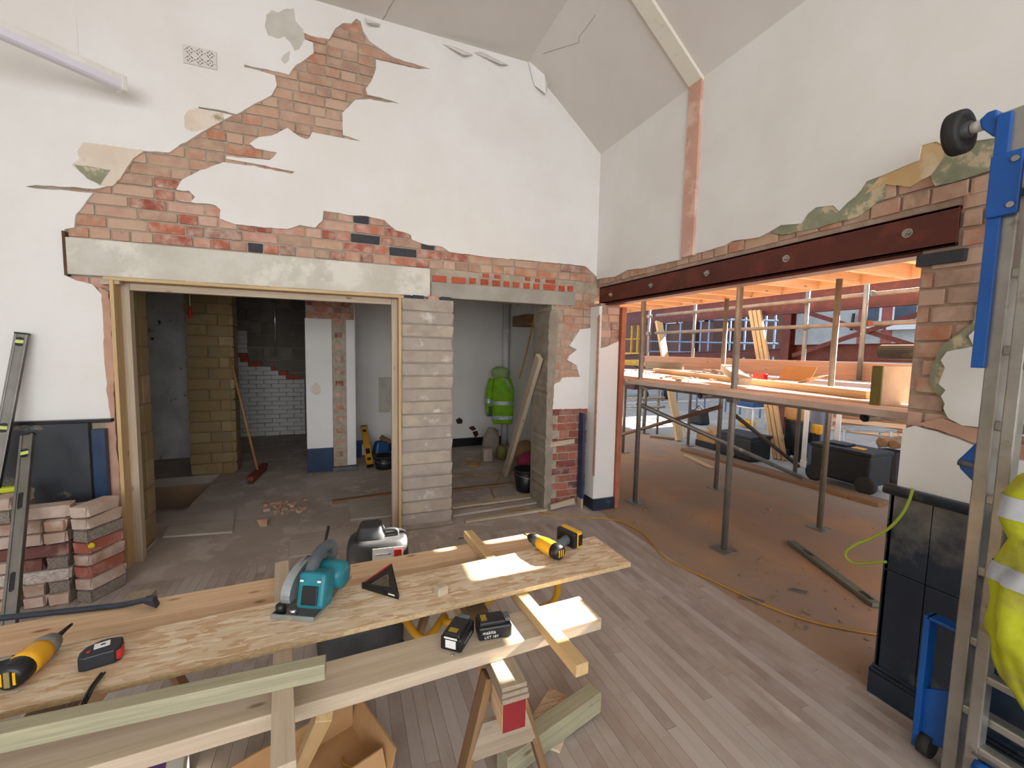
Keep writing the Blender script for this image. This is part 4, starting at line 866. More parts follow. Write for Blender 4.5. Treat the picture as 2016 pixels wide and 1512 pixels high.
for k in range(120):
    p = FZ(rnd.uniform(1240, 1720), rnd.uniform(1000, 1330), 0)
    if p.x < 2.34 or p.x > 5 or p.y > 5: continue
    s_ = rnd.uniform(.005, .018) * (2.2 if rnd.random() < .08 else 1); rb.box((p.x, p.y, s_ * .15 - .003), (s_ * 1.3, s_, s_ * .5), Matrix.Rotation(rnd.random() * 3, 3, 'Z'))
rb.build('floor_debris', mat('grey_brown_debris', '7d6a5a', 'a08672', rough=1, rand=None, scale=30), kind='stuff', label='small brown debris scattered on the dusty floor under the scaffold', cat='debris')
for px, s_, lb in (((1480, 1182), .16, 'dark slate shard lying across the yellow cable'), ((1573, 1165), .12, 'grey slate shard on the brown dust')):
    p = FZ(*px); MB().prism([(-s_ / 2, 0), (-.02, s_ * .22), (s_ / 2, .01), (.03, -s_ * .15)], lambda u, v, t: (p.x + u * .8 + v * .4, p.y - u * .6 + v, t), -.002, .008).build('slate_shard', mat('slate', '5b5750', '6a655d', rough=.85), at=(p.x, p.y, 0), label=lb, cat='debris')
# cables
def cable(px, z, rr, m, lb, name='cable', fn=None):
    pts = [fn(*p) if fn else FZ(p[0], p[1], z) for p in px]
    return MB().tube(smoothpts(pts, 6), rr, 8).build(name, m, at=pts[0], label=lb, cat='cable')
cable([(978, 985), (990, 1000), (1040, 1004), (1085, 1013), (1150, 1018), (1215, 1025), (1262, 1047), (1283, 1068), (1303, 1093), (1340, 1115), (1400, 1142), (1480, 1180), (1560, 1212), (1640, 1234), (1730, 1250)], .006, .006, YCABLE, 'yellow cable trailing from the small doorway across the floor to the pier')
LIME = mat('lime_cable', 'a9b93e', '9aab34', rough=.5)
cable([(1797, 962), (1790, 985), (1776, 1012), (1750, 1040), (1715, 1060), (1685, 1072), (1666, 1086), (1668, 1100), (1685, 1109), (1712, 1108), (1745, 1106)], 0, .006, LIME, 'lime green cable looping off the navy dado rail', fn=lambda x, y: RX(x, y, 2.265))
# ================================================================ the makeshift bench
ZT, ZB, ZO = .600, .638, .656
def xy(p): return V((p.x, p.y))
def saw_horse(x, y0, y1, lb, zt=.555, red=True):
    t = thing('sawhorse', (x, (y0 + y1) / 2, 0), lb, 'sawhorse')
    plank('top_beam', (x, y0, zt - .095), (x, y1, zt - .095), .075, .10, PINEO, t)
    for k in range(3): plank('packing_ply', (x, y0 - .012 + .006 * k, zt - .0375 + .015 * k), (x, y1, zt - .0375 + .015 * k), .088 - .003 * k, .0138, GREYW, t, bevel=.001)
    if red: MB().bx(x - .0365, x + .0365, y0 - .003, y0 + .004, zt - .144, zt - .046).build('red_end', mat('red_end_paint', '8e1f24', '7c191d', rough=.6), t)
    for s in (-1, 1):
        for ye, dy in ((y0 + .13, -.05), (y1 - .13, .05)):
            plank('leg', (x + s * .045, ye, zt - .05), (x + s * .19, ye + dy, .0), .025, .06, OLDW, t, up=(0, 1, 0) if s < 0 else (0, 1, 0))
    for ye in (y0 + .085, y1 - .085):
        MB().prism([(-.075, zt - .17), (.075, zt - .17), (.115, zt - .29), (-.115, zt - .29)], lambda u, v, q: (x + u, ye + q, v), -.008, .008).build('gusset', GREYW, t)
    return t
horse = saw_horse(.468, 1.115, 2.10, 'wooden sawhorse with a red painted beam end')
horse2 = saw_horse(-.78, 1.05, 2.10, 'wooden sawhorse under the bench end near the impact driver')
# rear timber (a long orange-brown length)
fa, fb_ = FZ(307, 1178, ZT), FZ(1054, 1047, ZT); dr = (fb_ - fa).normalized(); nr = V((dr.y, -dr.x, 0))
fa = fa - dr * .85; wr_ = .125
plank('rear_timber', fa + nr * wr_ / 2 - V((0, 0, .0225)), fb_ + nr * wr_ / 2 - V((0, 0, .0225)), wr_, .045, PINEO, label='long orange-brown timber across the back of the bench', cat='timber')
# front plank
fa, fb_ = FZ(647, 1301, ZT), FZ(1140, 1173, ZT); dp = (fb_ - fa).normalized(); npk = V((dp.y, -dp.x, 0)); fa = fa - dp * 1.05; wp = .150
plank('front_timber', fa + npk * wp / 2 - V((0, 0, .0225)), fb_ + npk * wp / 2 - V((0, 0, .0225)), wp, .045, PINEP, bevel=.003, label='wide pale timber along the front of the bench', cat='timber')
# cross battens
plank('cross_batten', FZ(555, 1105, ZB) - V((0, 0, .019)), FZ(558, 1507, ZB) - V((0, 0, .019)), .052, .038, PINEP, label='cross batten passing under the treated timber and the chipboard strip', cat='timber')
plank('cross_batten', FZ(921, 1044, ZB) - V((0, 0, .019)), FZ(1147, 1307, ZB) - V((0, 0, .019)), .045, .038, PINE, label='cross batten laid over the front timber beside the two black batteries', cat='timber')
# OSB strip
cs = [FZ(1170, 1056, ZO), FZ(1242, 1108, ZO), FZ(0, 1403, ZO), FZ(0, 1298, ZO)]
dl = (cs[2] - cs[1]).normalized(); cs[2] = cs[2] + dl * .35; cs[3] = cs[3] + (cs[3] - cs[0]).normalized() * .35
o_ = thing('osb_strip', ((cs[0] + cs[2]) / 2 - V((0, 0, .018))), 'long strip of oriented strand board laid as the bench top', 'board')
c0 = (cs[0] + cs[2]) / 2
MB().prism([(p.x, p.y) for p in cs], lambda u, v, t: (u, v, ZO + t), -.0175, 0).build('board', OSBM, o_)
ed = MB()
for a, b_ in ((cs[1], cs[2]), (cs[0], cs[1])):
    n2 = V(((b_ - a).y, -(b_ - a).x, 0)).normalized(); s_ = .0006 if (n2.dot((a + b_) / 2 - c0) > 0) else -.0006
    ed.add([a + n2 * s_ - V((0, 0, .0175)), b_ + n2 * s_ - V((0, 0, .0175)), b_ + n2 * s_ - V((0, 0, .0003)), a + n2 * s_ - V((0, 0, .0003)), a - V((0, 0, .0175)), b_ - V((0, 0, .0175)), b_ - V((0, 0, .0003)), a - V((0, 0, .0003))], [(0, 1, 2, 3), (4, 7, 6, 5), (0, 4, 5, 1), (3, 2, 6, 7)])
ed.build('cut_edge', OSBE, o_)
# treated batten
ga, gb = FZ(0, 1420, .685), FZ(642, 1287, .685); dg_ = (gb - ga).normalized(); ng = V((dg_.y, -dg_.x, 0)); ga = ga - dg_ * .4
plank('treated_timber', ga + ng * .0225 - V((0, 0, .0235)), gb + ng * .0225 - V((0, 0, .0235)), .045, .047, TREAT, bevel=.003, label='green treated timber lying over the front of the bench', cat='timber')
# things under and around
plank('pine_prop', FZ(640, 1400, .53), FZ(592, 1505, .045) , .045, .05, PINE, label='loose pine length propped under the front timber', cat='timber', up=(0, 1, 0))
po = [(1083, 1353), (1132, 1378), (1129, 1400), (1102, 1478), (1076, 1468), (1040, 1420)]
pp_ = [FZ(x, y, .012) for x, y in po]
MB().prism([(p.x, p.y) for p in pp_], lambda u, v, t: (u, v, t), 0.0, .012).build('osb_offcut', OSBM, at=(pp_[0].x, pp_[0].y, 0), label='pointed offcut of strand board lying on the floor', cat='board')
plank('timber_baulk', FZ(988, 1502, .0595), FZ(1172, 1372, .0595), .07, .093, TREAT, bevel=.004, label='short dusty timber baulk lying on the strand board offcut', cat='timber')
# cardboard tray on the floor
A, B = FZ(703, 1390, .12), FZ(766, 1482, .12); ex = (A - B).normalized(); ey = V((-ex.y, ex.x, 0)); Lb_, Wb_ = (A - B).length + .05, .62
o = B; o = V((o.x, o.y, 0))
t = thing('cardboard_tray', o, 'large open cardboard tray on the floor under the bench', 'box')
def quad(p, q, h, th, name, lean=0):
    d2 = (q - p).normalized(); n2 = V((-d2.y, d2.x, 0)); b = MB(); a0, a1 = p, q; up = V((0, 0, h)) + n2 * lean
    b.add([a0, a1, a1 + up, a0 + up, a0 + n2 * th, a1 + n2 * th, a1 + n2 * th + up, a0 + n2 * th + up], [(0, 1, 2, 3), (7, 6, 5, 4), (0, 4, 5, 1), (1, 5, 6, 2), (2, 6, 7, 3), (3, 7, 4, 0)]); return b.build(name, CARD, t)
P0, P1, P2, P3 = o, o + ex * Lb_, o + ex * Lb_ + ey * Wb_, o + ey * Wb_
MB().add([P0, P1, P2, P3, P0 + V((0, 0, .006)), P1 + V((0, 0, .006)), P2 + V((0, 0, .006)), P3 + V((0, 0, .006))], [(0, 1, 2, 3), (7, 6, 5, 4), (0, 4, 5, 1), (1, 5, 6, 2), (2, 6, 7, 3), (3, 7, 4, 0)]).build('bottom', CARD, t)
quad(P0, P1, .12, .006, 'side', -.03); quad(P1, P2, .12, .006, 'side'); quad(P2, P3, .12, .006, 'side'); quad(P0 + ey * .2, P0, .10, .006, 'flap', .05)
rnd = random.Random(4)
for k in range(7):
    c = P0 + ex * (Lb_ * (.30 if k % 2 else .62)) + ey * (.09 + .075 * k) + V((0, 0, .011)); a_ = math.atan2(ex.y, ex.x) + rnd.uniform(-.3, .3) + (math.pi if not k % 2 else 0)
    pipe('cable_scrap', smoothpts([c, c + V((math.cos(a_), math.sin(a_), .15)) * .035, c + V((math.cos(a_ + .4), math.sin(a_ + .4), .08)) * .08]), .004, BLACKP if k % 2 else YCABLE, None, 6, label='short dark cable scrap in the cardboard tray' if k % 2 else 'short ochre cable scrap in the cardboard tray', cat='cable', group='cable scraps in the tray')
q = FZ(255, 1512, .16); t = thing('white_carton', (q.x, q.y, 0), 'white carton with a purple print on the floor under the bench', 'box', rz=.2)
MB().box((0, -.02, .08), (.30, .2, .16)).build('body', WHITEP, t, False, bevel=.003); MB().box((.04, -.02, .1605), (.12, .1, .001)).build('purple_print', mat('purple_print', '6d4a8c', rough=.6), t, False)
# black vacuum with yellow hose
c = V((.06, 2.24, 0)); t = thing('shop_vacuum', c, 'dusty black workshop vacuum standing under the bench', 'vacuum', rz=.05)
def rbox(sx, sy, z0, z1, r_, n=20, sc=1.0):
    def ring(z, k): return [V((sx / 2 * k * (abs(math.cos(a)) ** .45) * (1 if math.cos(a) >= 0 else -1), sy / 2 * k * (abs(math.sin(a)) ** .45) * (1 if math.sin(a) >= 0 else -1), z)) for a in [2 * math.pi * i / n for i in range(n)]]
    return [ring(z0, .94), ring(z0 + r_, 1), ring(z1 - r_, sc), ring(z1 - r_ * .3, sc * .95), ring(z1, sc * .85)]
DBLK = mat('dusty_black', '2a2a2b', '3c3a37', rough=.6, scale=8)
MB().loft(rbox(.42, .30, .03, .20, .03)).build('tank', DBLK, t, False); MB().loft(rbox(.40, .28, .20, .33, .05, sc=.9)).build('head', DBLK, t, False)
MB().box((-.02, -.138, .25), (.12, .01, .04)).build('label_plate', mat('faded_label', 'b09a98', 'a08a88', rough=.6), t, False, bevel=.002)
for sx in (-.17, .17): MB().lathe([(.035, -.02), (.035, .02)], 14, (sx, -.11, .035), 'Y').build('caster', RUBBER, t, False)
hp = [V((.18, 2.075, .25)), FZ(792, 1215, .33), FZ(816, 1246, .32), FZ(836, 1258, .31), FZ(856, 1240, .31), FZ(874, 1214, .32), V((.42, 1.80, .33)), V((.52, 1.78, .34)), V((.64, 1.79, .42)), V((.80, 1.80, .48)), FZ(1088, 1138, .44), FZ(1098, 1160, .36), FZ(1090, 1183, .26), FZ(1075, 1192, .15), FZ(1060, 1196, .0175)]
MB().tube(smoothpts(hp, 8), .0165, 12).build('vacuum_hose', mat('yellow_hose', 'd9a11c', 'c48f14', rough=.5), at=hp[0], label='thick yellow hose looping under the bench', cat='hose')
# black power-tool case, sunlit, behind the bench
CASEM = mat('matt_black_case', '38383a', '434344', rough=.5, scale=8)
t = thing('tool_case', (.20, 3.0, 0), 'black moulded tool case with a white label behind the bench', 'tool case', rz=-.12)
MB().loft(rbox(.42, .26, 0, .26, .05, sc=.96)).build('body', CASEM, t, False); MB().loft([[v + V((-.05, .02, 0)) for v in r_] for r_ in rbox(.2, .2, .24, .34, .03, sc=.8)]).build('raised_back', CASEM, t, False)
MB().box((.07, -.128, .17), (.20, .006, .10), Matrix.Rotation(-.12, 3, 'X')).build('label_plate', WHITEP, t, False); MB().box((.135, -.134, .17), (.05, .004, .07), Matrix.Rotation(-.12, 3, 'X')).build('label_red_box', REDP, t, False); MB().box((.04, -.134, .18), (.10, .003, .006), Matrix.Rotation(-.12, 3, 'X')).build('label_line', mat('grey_print', '7a7a80', rough=.6), t, False)
pipe('handle', smoothpts([(.02, -.02, .255), (.03, -.02, .30), (.12, -.02, .30), (.13, -.02, .255)]), .012, CASEM, t, 10, False)

# ================================================================ tools on the bench
# circular saw
def basis(o, xdir): 
    x = V(xdir).normalized(); y = V((-x.y, x.x, 0)); m = Matrix((x, y, V((0, 0, 1)))).transposed(); return m
near = (FZ(540, 1207, ZO) + FZ(612, 1237, ZO)) / 2; xd = V((.44, .898, 0)); oc = near + xd * .14
t = thing('circular_saw', oc, 'teal cordless circular saw resting on the strand board', 'saw', rot=basis(oc, xd))
b = MB().box((0, 0, .0025), (.28, .15, .004)).box((-.139, 0, .009), (.004, .15, .016)).box((0, .074, .008), (.28, .003, .014)).box((0, -.074, .006), (.28, .003, .010)); b.build('shoe', DUSTST, t, False)
gd = [(.125 * math.cos(a), .06 + .075 * math.sin(a)) for a in [math.radians(d) for d in range(-25, 206, 11)]]
MB().prism([(u * .95, v) for u, v in gd], lambda u, v, q: (u, q, v), .022, .055).build('blade_guard', DUSTST, t, False, bevel=.004)
MB().lathe([(.003, -.001), (.07, -.001), (.07, .001), (.003, .001)], 32, (0, .039, .075), 'Y').build('blade', CHROME, t, False)
MB().lathe([(.02, -.115), (.044, -.11), (.05, -.08), (.05, -.01), (.042, .022)], 24, (.01, 0, .085), 'Y').build('motor_housing', TEAL, t, False)
bt = MB().box((-.085, -.055, .085), (.075, .095, .115), Matrix.Rotation(.25, 3, 'Y')).build('battery_housing', TEAL, t, False, bevel=.012); MB().box((-.128, -.055, .082), (.006, .055, .06), Matrix.Rotation(.25, 3, 'Y')).build('dark_window', BLACKP, bt, False, bevel=.003)
for sy in (-.085, -.025): MB().box((-.119, sy, .128), (.004, .012, .006), Matrix.Rotation(.25, 3, 'Y')).build('catch', WHITEP, bt, False)
GRIP = mat('dusty_grip', '4b5258', '6a6f70', rough=.7, scale=8)
MB().tube(smoothpts([(-.085, -.03, .115), (-.03, -.02, .15), (.04, -.015, .165), (.10, -.01, .15), (.125, -.005, .11), (.10, 0, .08)]), [.022] * 12 + [.019] * 19, 12).build('handle', GRIP, t, False)
pipe('bevel_lever', [(.10, .02, .125), (.16, .03, .195)], .006, BLACKP, t, 8, False); MB().lathe([(.016, 0), (.016, .03), (.01, .034)], 14, (-.115, .055, .006)).build('front_knob', BLACKP, t, False); MB().lathe([(.013, 0), (.013, .02)], 14, (-.115, .01, .006)).build('depth_knob', CHROME, t, False)
MB().box((-.02, .062, .02), (.2, .01, .012)).build('guide_rail', DUSTST, t, False)
# yellow drill lying on its side
ho = FZ(1074, 1089, ZO); tipd = (FZ(1050, 1070, .69) - FZ(1092, 1103, .69)); hx = V((-.32, 1, 0)).normalized()
t = thing('cordless_drill', ho, 'yellow and black cordless drill lying on the strand board', 'drill', rot=basis(ho, hx))
# own x: towards the chuck, own -y: along the grip
MB().lathe([(.018, -.085), (.030, -.082), (.034, -.06), (.034, .0), (.030, .035), (.026, .045)], 20, (0, 0, .036), 'X').build('motor_body', YELLOWP, t, False)
MB().lathe([(.024, .04), (.027, .045), (.027, .068), (.022, .072)], 20, (0, 0, .036), 'X').build('torque_collar', GRIP, t, False)
MB().lathe([(.021, .07), (.021, .095), (.012, .115), (.006, .118)], 16, (0, 0, .036), 'X').build('chuck', BLACKP, t, False); pipe('drill_bit', [(.115, 0, .036), (.165, 0, .036)], .0035, CHROME, t, 8, False)
MB().lathe([(.012, -.096), (.030, -.092), (.0345, -.075), (.0345, -.055)], 20, (0, 0, .036), 'X').build('rear_cap', BLACKP, t, False)
for k in range(3): MB().box((-.097, -.012 + .012 * k, .036), (.004, .004, .03)).build('vent_slot', YELLOWP, t, False)
MB().tube(smoothpts([(-.02, -.02, .036), (-.025, -.07, .036), (-.015, -.12, .036)], 5), [.024, .023, .021, .0205, .020, .020, .020, .0205, .021, .022, .023], 14).build('grip', GRIP, t, False)
MB().box((.006, -.03, .036), (.02, .016, .022)).build('trigger', BLACKP, t, False, bevel=.004)
bt = MB().box((-.004, -.133, .040), (.115, .028, .072)).build('battery_foot', BLACKP, t, False, bevel=.008); MB().box((-.004, -.160, .040), (.118, .036, .076)).build('battery', YELLOWP, bt, False, bevel=.01)
MB().box((-.065, -.16, .04), (.004, .022, .05)).build('battery_clip', BLACKP, bt, False); MB().box((-.004, -.18, .04), (.07, .004, .045)).build('battery_panel', BLACKP, bt, False)
# impact driver, partly out of view
io = FZ(55, 1330, ZO); ix = V((.10, 1, 0)).normalized()
t = thing('impact_driver', io, 'yellow and black impact driver with a grey nose on the bench end', 'driver', rot=basis(io, ix))
MB().lathe([(.02, -.062), (.032, -.058), (.035, -.03), (.034, .015)], 20, (0, 0, .037), 'X').build('motor_body', BLACKP, t, False); MB().lathe([(.0352, -.02), (.0358, .0), (.034, .035), (.032, .05)], 20, (0, 0, .037), 'X').build('yellow_shell', YELLOWP, t, False)
MB().lathe([(.032, .045), (.032, .07), (.024, .092), (.013, .104)], 20, (0, 0, .037), 'X').build('nose_cone', mat('grey_nose', '77766f', '6a6963', rough=.55), t, False); pipe('driver_bit', [(.10, 0, .037), (.125, 0, .037), (.168, 0, .037)], [.009, .007, .004], BLACKP, t, 8, False)
for k in (-1, 1): MB().box((-.06, .014 * k, .037), (.006, .006, .034)).build('vent_slot', YELLOWP, t, False)
MB().box((-.062, 0, .037), (.006, .012, .042)).build('vent_grille', mat('brass_vent', '8a7a4a', rough=.5), t, False)
MB().tube([(-.01, .02, .036), (-.02, .08, .036), (-.015, .12, .036)], [.024, .021, .022], 14).build('grip', mat('navy_grip', '1d2430', rough=.6), t, False); MB().box((-.01, .15, .04), (.115, .06, .075)).build('battery', BLACKP, t, False, bevel=.01)
# tape measure
to = (FZ(160, 1312, ZO) + FZ(242, 1288, ZO)) / 2; tx = FZ(242, 1288, ZO) - FZ(160, 1312, ZO); tx.z = 0
t = thing('tape_measure', to, 'black tape measure with red end and wrist strap', 'tape measure', rot=basis(to, tx))
pr = [(-.045, -.03), (-.03, -.036), (.03, -.036), (.045, -.026), (.047, .0), (.043, .026), (.02, .036), (-.012, .036), (-.035, .022), (-.046, .0)]
MB().prism(pr, lambda u, v, q: (u, v, q), .0004, .042).build('case', mat('dark_navy_case', '16181f', '20232b', rough=.5), t, False, bevel=.007)
MB().prism([(.026, -.0368), (.045, -.027), (.0478, 0), (.044, .020), (.028, .02), (.024, -.02)], lambda u, v, q: (u * 1.01, v * 1.01, q), .006, .036).build('red_end', REDP, t, False, bevel=.003)
MB().box((.0, .008, .0425), (.034, .026, .0015), Matrix.Rotation(.1, 3, 'Z')).build('paper_label', WHITEP, t, False); MB().box((.002, .008, .0435), (.010, .006, .001)).build('printed_mark', BLACKP, t, False); MB().lathe([(.005, 0), (.004, .002)], 12, (-.025, -.012, .042)).build('red_button', REDP, t, False)
st_ = [FZ(200, 1325, ZO + .012), FZ(188, 1340, ZO + .008), FZ(178, 1354, ZO + .009), FZ(169, 1371, ZO + .009), FZ(161, 1389, ZO - .025), FZ(154, 1404, ZO - .09)]
for dx in (0, .007): MB().tube(smoothpts([p + V((dx, 0, 0)) for p in st_], 5), .0032, 6).build('strap', BLACKP, t)
# speed square
A, B, C = FZ(713, 1158, ZO), FZ(785, 1180, ZO), FZ(771, 1117, ZO)
t = thing('speed_square', A, 'black triangular speed square with a red edge', 'square'); ctr = (A + B + C) / 3
def ins(p, k): return p.lerp(ctr, k)
MB().cdt([(p.x, p.y) for p in (A, B, C)], [[(q.x, q.y) for q in (ins(A, .30), ins(B, .55), ins(C, .55))]], lambda u, v, q: (u, v, ZO + q), .010, .013).build('plate', BLACKP, t)
MB().prism([(q.x, q.y) for q in (ins(A, .34), ins(B, .6), ins(C, .6))], lambda u, v, q: (u, v, ZO + q), .010, .0115).build('protractor_web', mat('dusty_web', '4c463a', '6a5e49', rough=.7, scale=50), t)
plank('fence', A + V((0, 0, .0125)), B + V((0, 0, .0125)), .006, .025, BLACKP, t); plank('red_edge', A + V((0, 0, .013)), C + V((0, 0, .013)), .008, .009, mat('dark_red_edge', '7c1c20', rough=.5), t); plank('edge_rule', B + V((0, 0, .012)), C + V((0, 0, .012)), .004, .006, BLACKP, t)
e1 = (B - A).normalized(); pm = A.lerp(B, .82); MB().box(V((0, 0, 0)), (.028, .001, .006)).build('white_mark', WHITEP, None, False) if False else plank('white_mark', pm - e1 * .014 + V((e1.y, -e1.x, 0)) * .0035 + V((0, 0, .012)), pm + e1 * .014 + V((e1.y, -e1.x, 0)) * .0035 + V((0, 0, .012)), .001, .005, WHITEP, t, bevel=0)
# two slide batteries
def slide_battery(o, xd, lb, text):
    t = thing('slide_battery', o, lb, 'battery', rot=basis(o, xd))
    MB().box((0, 0, .0235), (.114, .074, .045)).build('case', BLACKP, t, False, bevel=.006)
    MB().box((-.008, 0, .051), (.092, .060, .014), taper=.93).build('terminal_block', BLACKP, t, False, bevel=.004)
    MB().box((-.035, 0, .0585), (.020, .03, .003)).build('contact_slot', mat('brass_contact', 'b99a3c', rough=.3, metal=.8), t, False); MB().box((.046, 0, .052), (.02, .04, .012)).build('release_button', GRIP, t, False, bevel=.003)
    if text:
        W_ = WHITEP; R_ = Matrix.Rotation(math.pi / 2, 4, 'X')
        text_mesh('makita', .017, W_, t, Matrix.Translation((-.022, -.0374, .028)) @ R_); text_mesh('LXT 18V', .013, W_, t, Matrix.Translation((-.014, -.0374, .012)) @ R_)
    else:
        MB().box((-.0575, 0, .025), (.001, .036, .026)).build('paper_label', WHITEP, t, False); MB().box((-.0575, 0, .045), (.001, .045, .006)).build('white_stripe', WHITEP, t, False); MB().box((.0, -.0374, .02), (.06, .001, .008)).build('side_print', GRIP, t, False)
    return t
o2 = (FZ(941, 1258, ZT) + FZ(1001, 1262, ZT)) / 2 + V((.012, .036, 0)); slide_battery(o2, (1, -.10, 0), 'black slide battery with white maker lettering on its side', True)
o1 = (FZ(866, 1278, ZT) + FZ(908, 1290, ZT)) / 2 + V((.036, .046, 0)); slide_battery(o1, (.62, .78, 0), 'black slide battery with a white paper label on its end', False)
p = FZ(868, 1168, ZO); MB().box(p + V((0, 0, .016)), (.042, .04, .032), Matrix.Rotation(.3, 3, 'Z')).build('wood_block', PINEP, at=p, bevel=.003, label='little pale wood block on the strand board', cat='block')
p = FZ(888, 1293, ZT); MB().tube([p + V((0, 0, .002)), p + V((.012, .004, .002))], .0018, 6).build('screw', CHROME, at=p, label='tiny screw lying at the front timber edge', cat='screw')
# pry bar
pb = thing('pry_bar', FZ(150, 1203, ZT), 'dark blue steel pry bar lying on the rear timber', 'pry bar')
pts = [FZ(*p) for p in ((-60, 1224, .612), (0, 1217, .612), (130, 1203, .612), (230, 1192, .612), (270, 1185, .62), (297, 1178, .635))]
MB().tube(smoothpts(pts, 4), .0105, 8).build('shaft', NAVYF, pb)
h0, h1 = FZ(285, 1180, .632), FZ(304, 1179, .638); MB().add([h0 + V((0, .014, .008)), h1 + V((0, .016, .006)), h1 + V((.0, -.018, .006)), h0 + V((0, -.014, .008)), h0 + V((0, .014, -.010)), h1 + V((.012, .016, -.030)), h1 + V((.012, -.018, -.030)), h0 + V((0, -.014, -.010))], [(0, 1, 2, 3), (7, 6, 5, 4), (0, 4, 5, 1), (1, 5, 6, 2), (2, 6, 7, 3), (3, 7, 4, 0)]).build('claw', NAVYF, pb, bevel=.003)

# ================================================================ left of the wide opening: brick stack and levels
MIXB = [brick_meshes(4, 20, mat('reclaimed_pink_brick', 'b39a8c', 'c4b2a6', rough=.95, scale=9, lo=.42, hi=.68, bump=.6, bscale=45, rand=['ac9080', 'a08573', 'b69c8b', '9c7b69', 'a9846c', 'b19886']), 'reclaimed_dusty', .06, 1.5), brick_meshes(2, 21, mat('whitewashed_brick', 'c9c3bb', 'a58f84', rough=.9, scale=12, bump=.4), 'reclaimed_white', .06, 1.5), brick_meshes(3, 22, BRICK_K, 'reclaimed_dark', .06, 1.5), brick_meshes(1, 23, mat('sooty_brick', '6d625b', '9a8d82', rough=.9, scale=10, bump=.4), 'reclaimed_soot', .06, 1.5)]
LBS = ['dusty pink reclaimed brick in the stack by the levels', 'whitewashed reclaimed brick in the stack by the levels', 'dark red reclaimed brick in the stack by the levels', 'sooty grey reclaimed brick in the stack by the levels']
def stackbrick(x, y, z, kind, rz, L=.222, lb=None, D=.107, H=.0745):
    o = clone_mesh(random.choice(MIXB[kind]), 'reclaimed_brick', None, None, Matrix.Translation((x, y, z + H / 2)) @ rotz(rz) @ Matrix.Diagonal((L, D, H, 1)))
    tag(o, lb or LBS[kind], 'brick', 'reclaimed bricks stacked by the levels'); return o
rnd = random.Random(8); random.seed(12)
xl = -1.765; yf = 3.215; Hh = .0745
rows = [('h', 0, 0), ('h', 0, 3), ('s', 1), ('h', 2, 3), ('s', 2), ('h', 0, 0), ('h', 0, 0)]
for k, r_ in enumerate(rows):
    z = k * Hh; j = rnd.uniform(-.005, .005)
    if r_[0] == 'h':
        for i in (0, 1): stackbrick(xl + .0555 + .1115 * i + j, yf + .111, z, r_[1 + i], math.pi / 2 + rnd.uniform(-.012, .012))
    else:
        stackbrick(xl + .112 + j, yf + .054, z, r_[1], rnd.uniform(-.012, .012)); stackbrick(xl + .112 - j, yf + .166, z, 0, rnd.uniform(-.012, .012))
stackbrick(xl + .105, yf + .08, 7 * Hh, 0, .08, lb='chipped pink brick lying on top of the left brick column')
kinds = [3, 0, 2, 0, 2, 3, 0]; cx_, cy_ = -1.434, 3.172      # the near corner of the turned column
for k, kd in enumerate(kinds):
    a = 1.12 + rnd.uniform(-.04, .04); z = k * Hh
    stackbrick(cx_ + .111 * math.cos(a) - .0535 * math.sin(a), cy_ + .111 * math.sin(a) + .0535 * math.cos(a), z, kd, a)
    stackbrick(xl + .112, yf + .225 + .056, z, rnd.choice((0, 0, 2)), 0)
stackbrick(cx_ - .005, cy_ + .12, 7 * Hh, 0, 1.2, lb='pale brick lying on top of the right brick column')
for k in range(9): stackbrick(xl - .075, yf + .12, k * Hh, (0, 0, 1, 0, 2, 0, 0, 3, 0)[k], math.pi / 2)
p = BY(180, 1073, 3.215); MB().sphere(p + V((0, -.012, 0)), .02, 12, 8, (1.2, .7, 1)).build('yellow_ear_plug', mat('yellow_rubber', 'd8c21c', 'c2ac14', rough=.6), at=p, label='bright yellow rubber plug stuck on a stacked brick', cat='plug')
p = V((xl - .085, yf + .16, 9 * Hh + .015)); MB().box(p, (.10, .05, .03), Matrix.Rotation(.3, 3, 'Z')).build('yellow_scrap', mat('lime_scrap', 'b9c41c', rough=.6), at=p, bevel=.008, label='lime yellow scrap lying on the hidden bricks behind the level', cat='scrap')
LVA = mat('level_aluminium', '8b8882', '7d7a74', rough=.35, metal=.7, scale=6)
def spirit_level(T, B, w_, lb, holes, vials):
    Mx = frame(B, T, (0, -1, .2)); L = (T - B).length; t = thing('spirit_level', B, lb, 'spirit level')
    b = MB().box((0, 0, 0), (L, w_, .018)).box((0, w_ / 2 - .006, 0), (L, .012, .028)).box((0, -w_ / 2 + .006, 0), (L, .012, .028))
    _local(b, 'body', LVA, t, Mx, .0015, {}); 
    for s in (-1, 1): _local(MB().box((s * (L / 2 + .004), 0, 0), (.01, w_ + .002, .03)), 'end_cap', BLACKP, t, Mx, .001, {})
    for f_ in holes: _local(MB().box(((f_ - .5) * L, 0, 0), (.11, w_ * .55, .024)), 'hand_hole', BLACKP, t, Mx, .012, {})
    for f_ in vials:
        fr_ = _local(MB().lathe([(w_ * .46, -.012), (w_ * .46, .0135)], 18, ((f_ - .5) * L, 0, 0)), 'vial_frame', BLACKP, t, Mx, 0, {}); _local(MB().box(((f_ - .5) * L, 0, .012), (.022, w_ * .62, .008)), 'vial', mat('vial_yellow', 'd8e08a', 'c7d06a', rough=.2), t, Mx, .003, {})
    return t
T1 = BY(44, 658, 3.60); best = None
for k in range(200):
    B_ = V((-2.4 + k * .005, 3.34, 0.018))
    e = min(abs(0 + (ROT @ (T1.lerp(B_, s) - CAM))[0] / (ROT @ (T1.lerp(B_, s) - CAM))[2] * FPX + 1008 - 5) + abs((ROT @ (T1.lerp(B_, s) - CAM))[1] / (ROT @ (T1.lerp(B_, s) - CAM))[2] * FPX + 756 - 860) for s in [i / 60 for i in range(20, 45)])
    if best is None or e < best[0]: best = (e, B_)
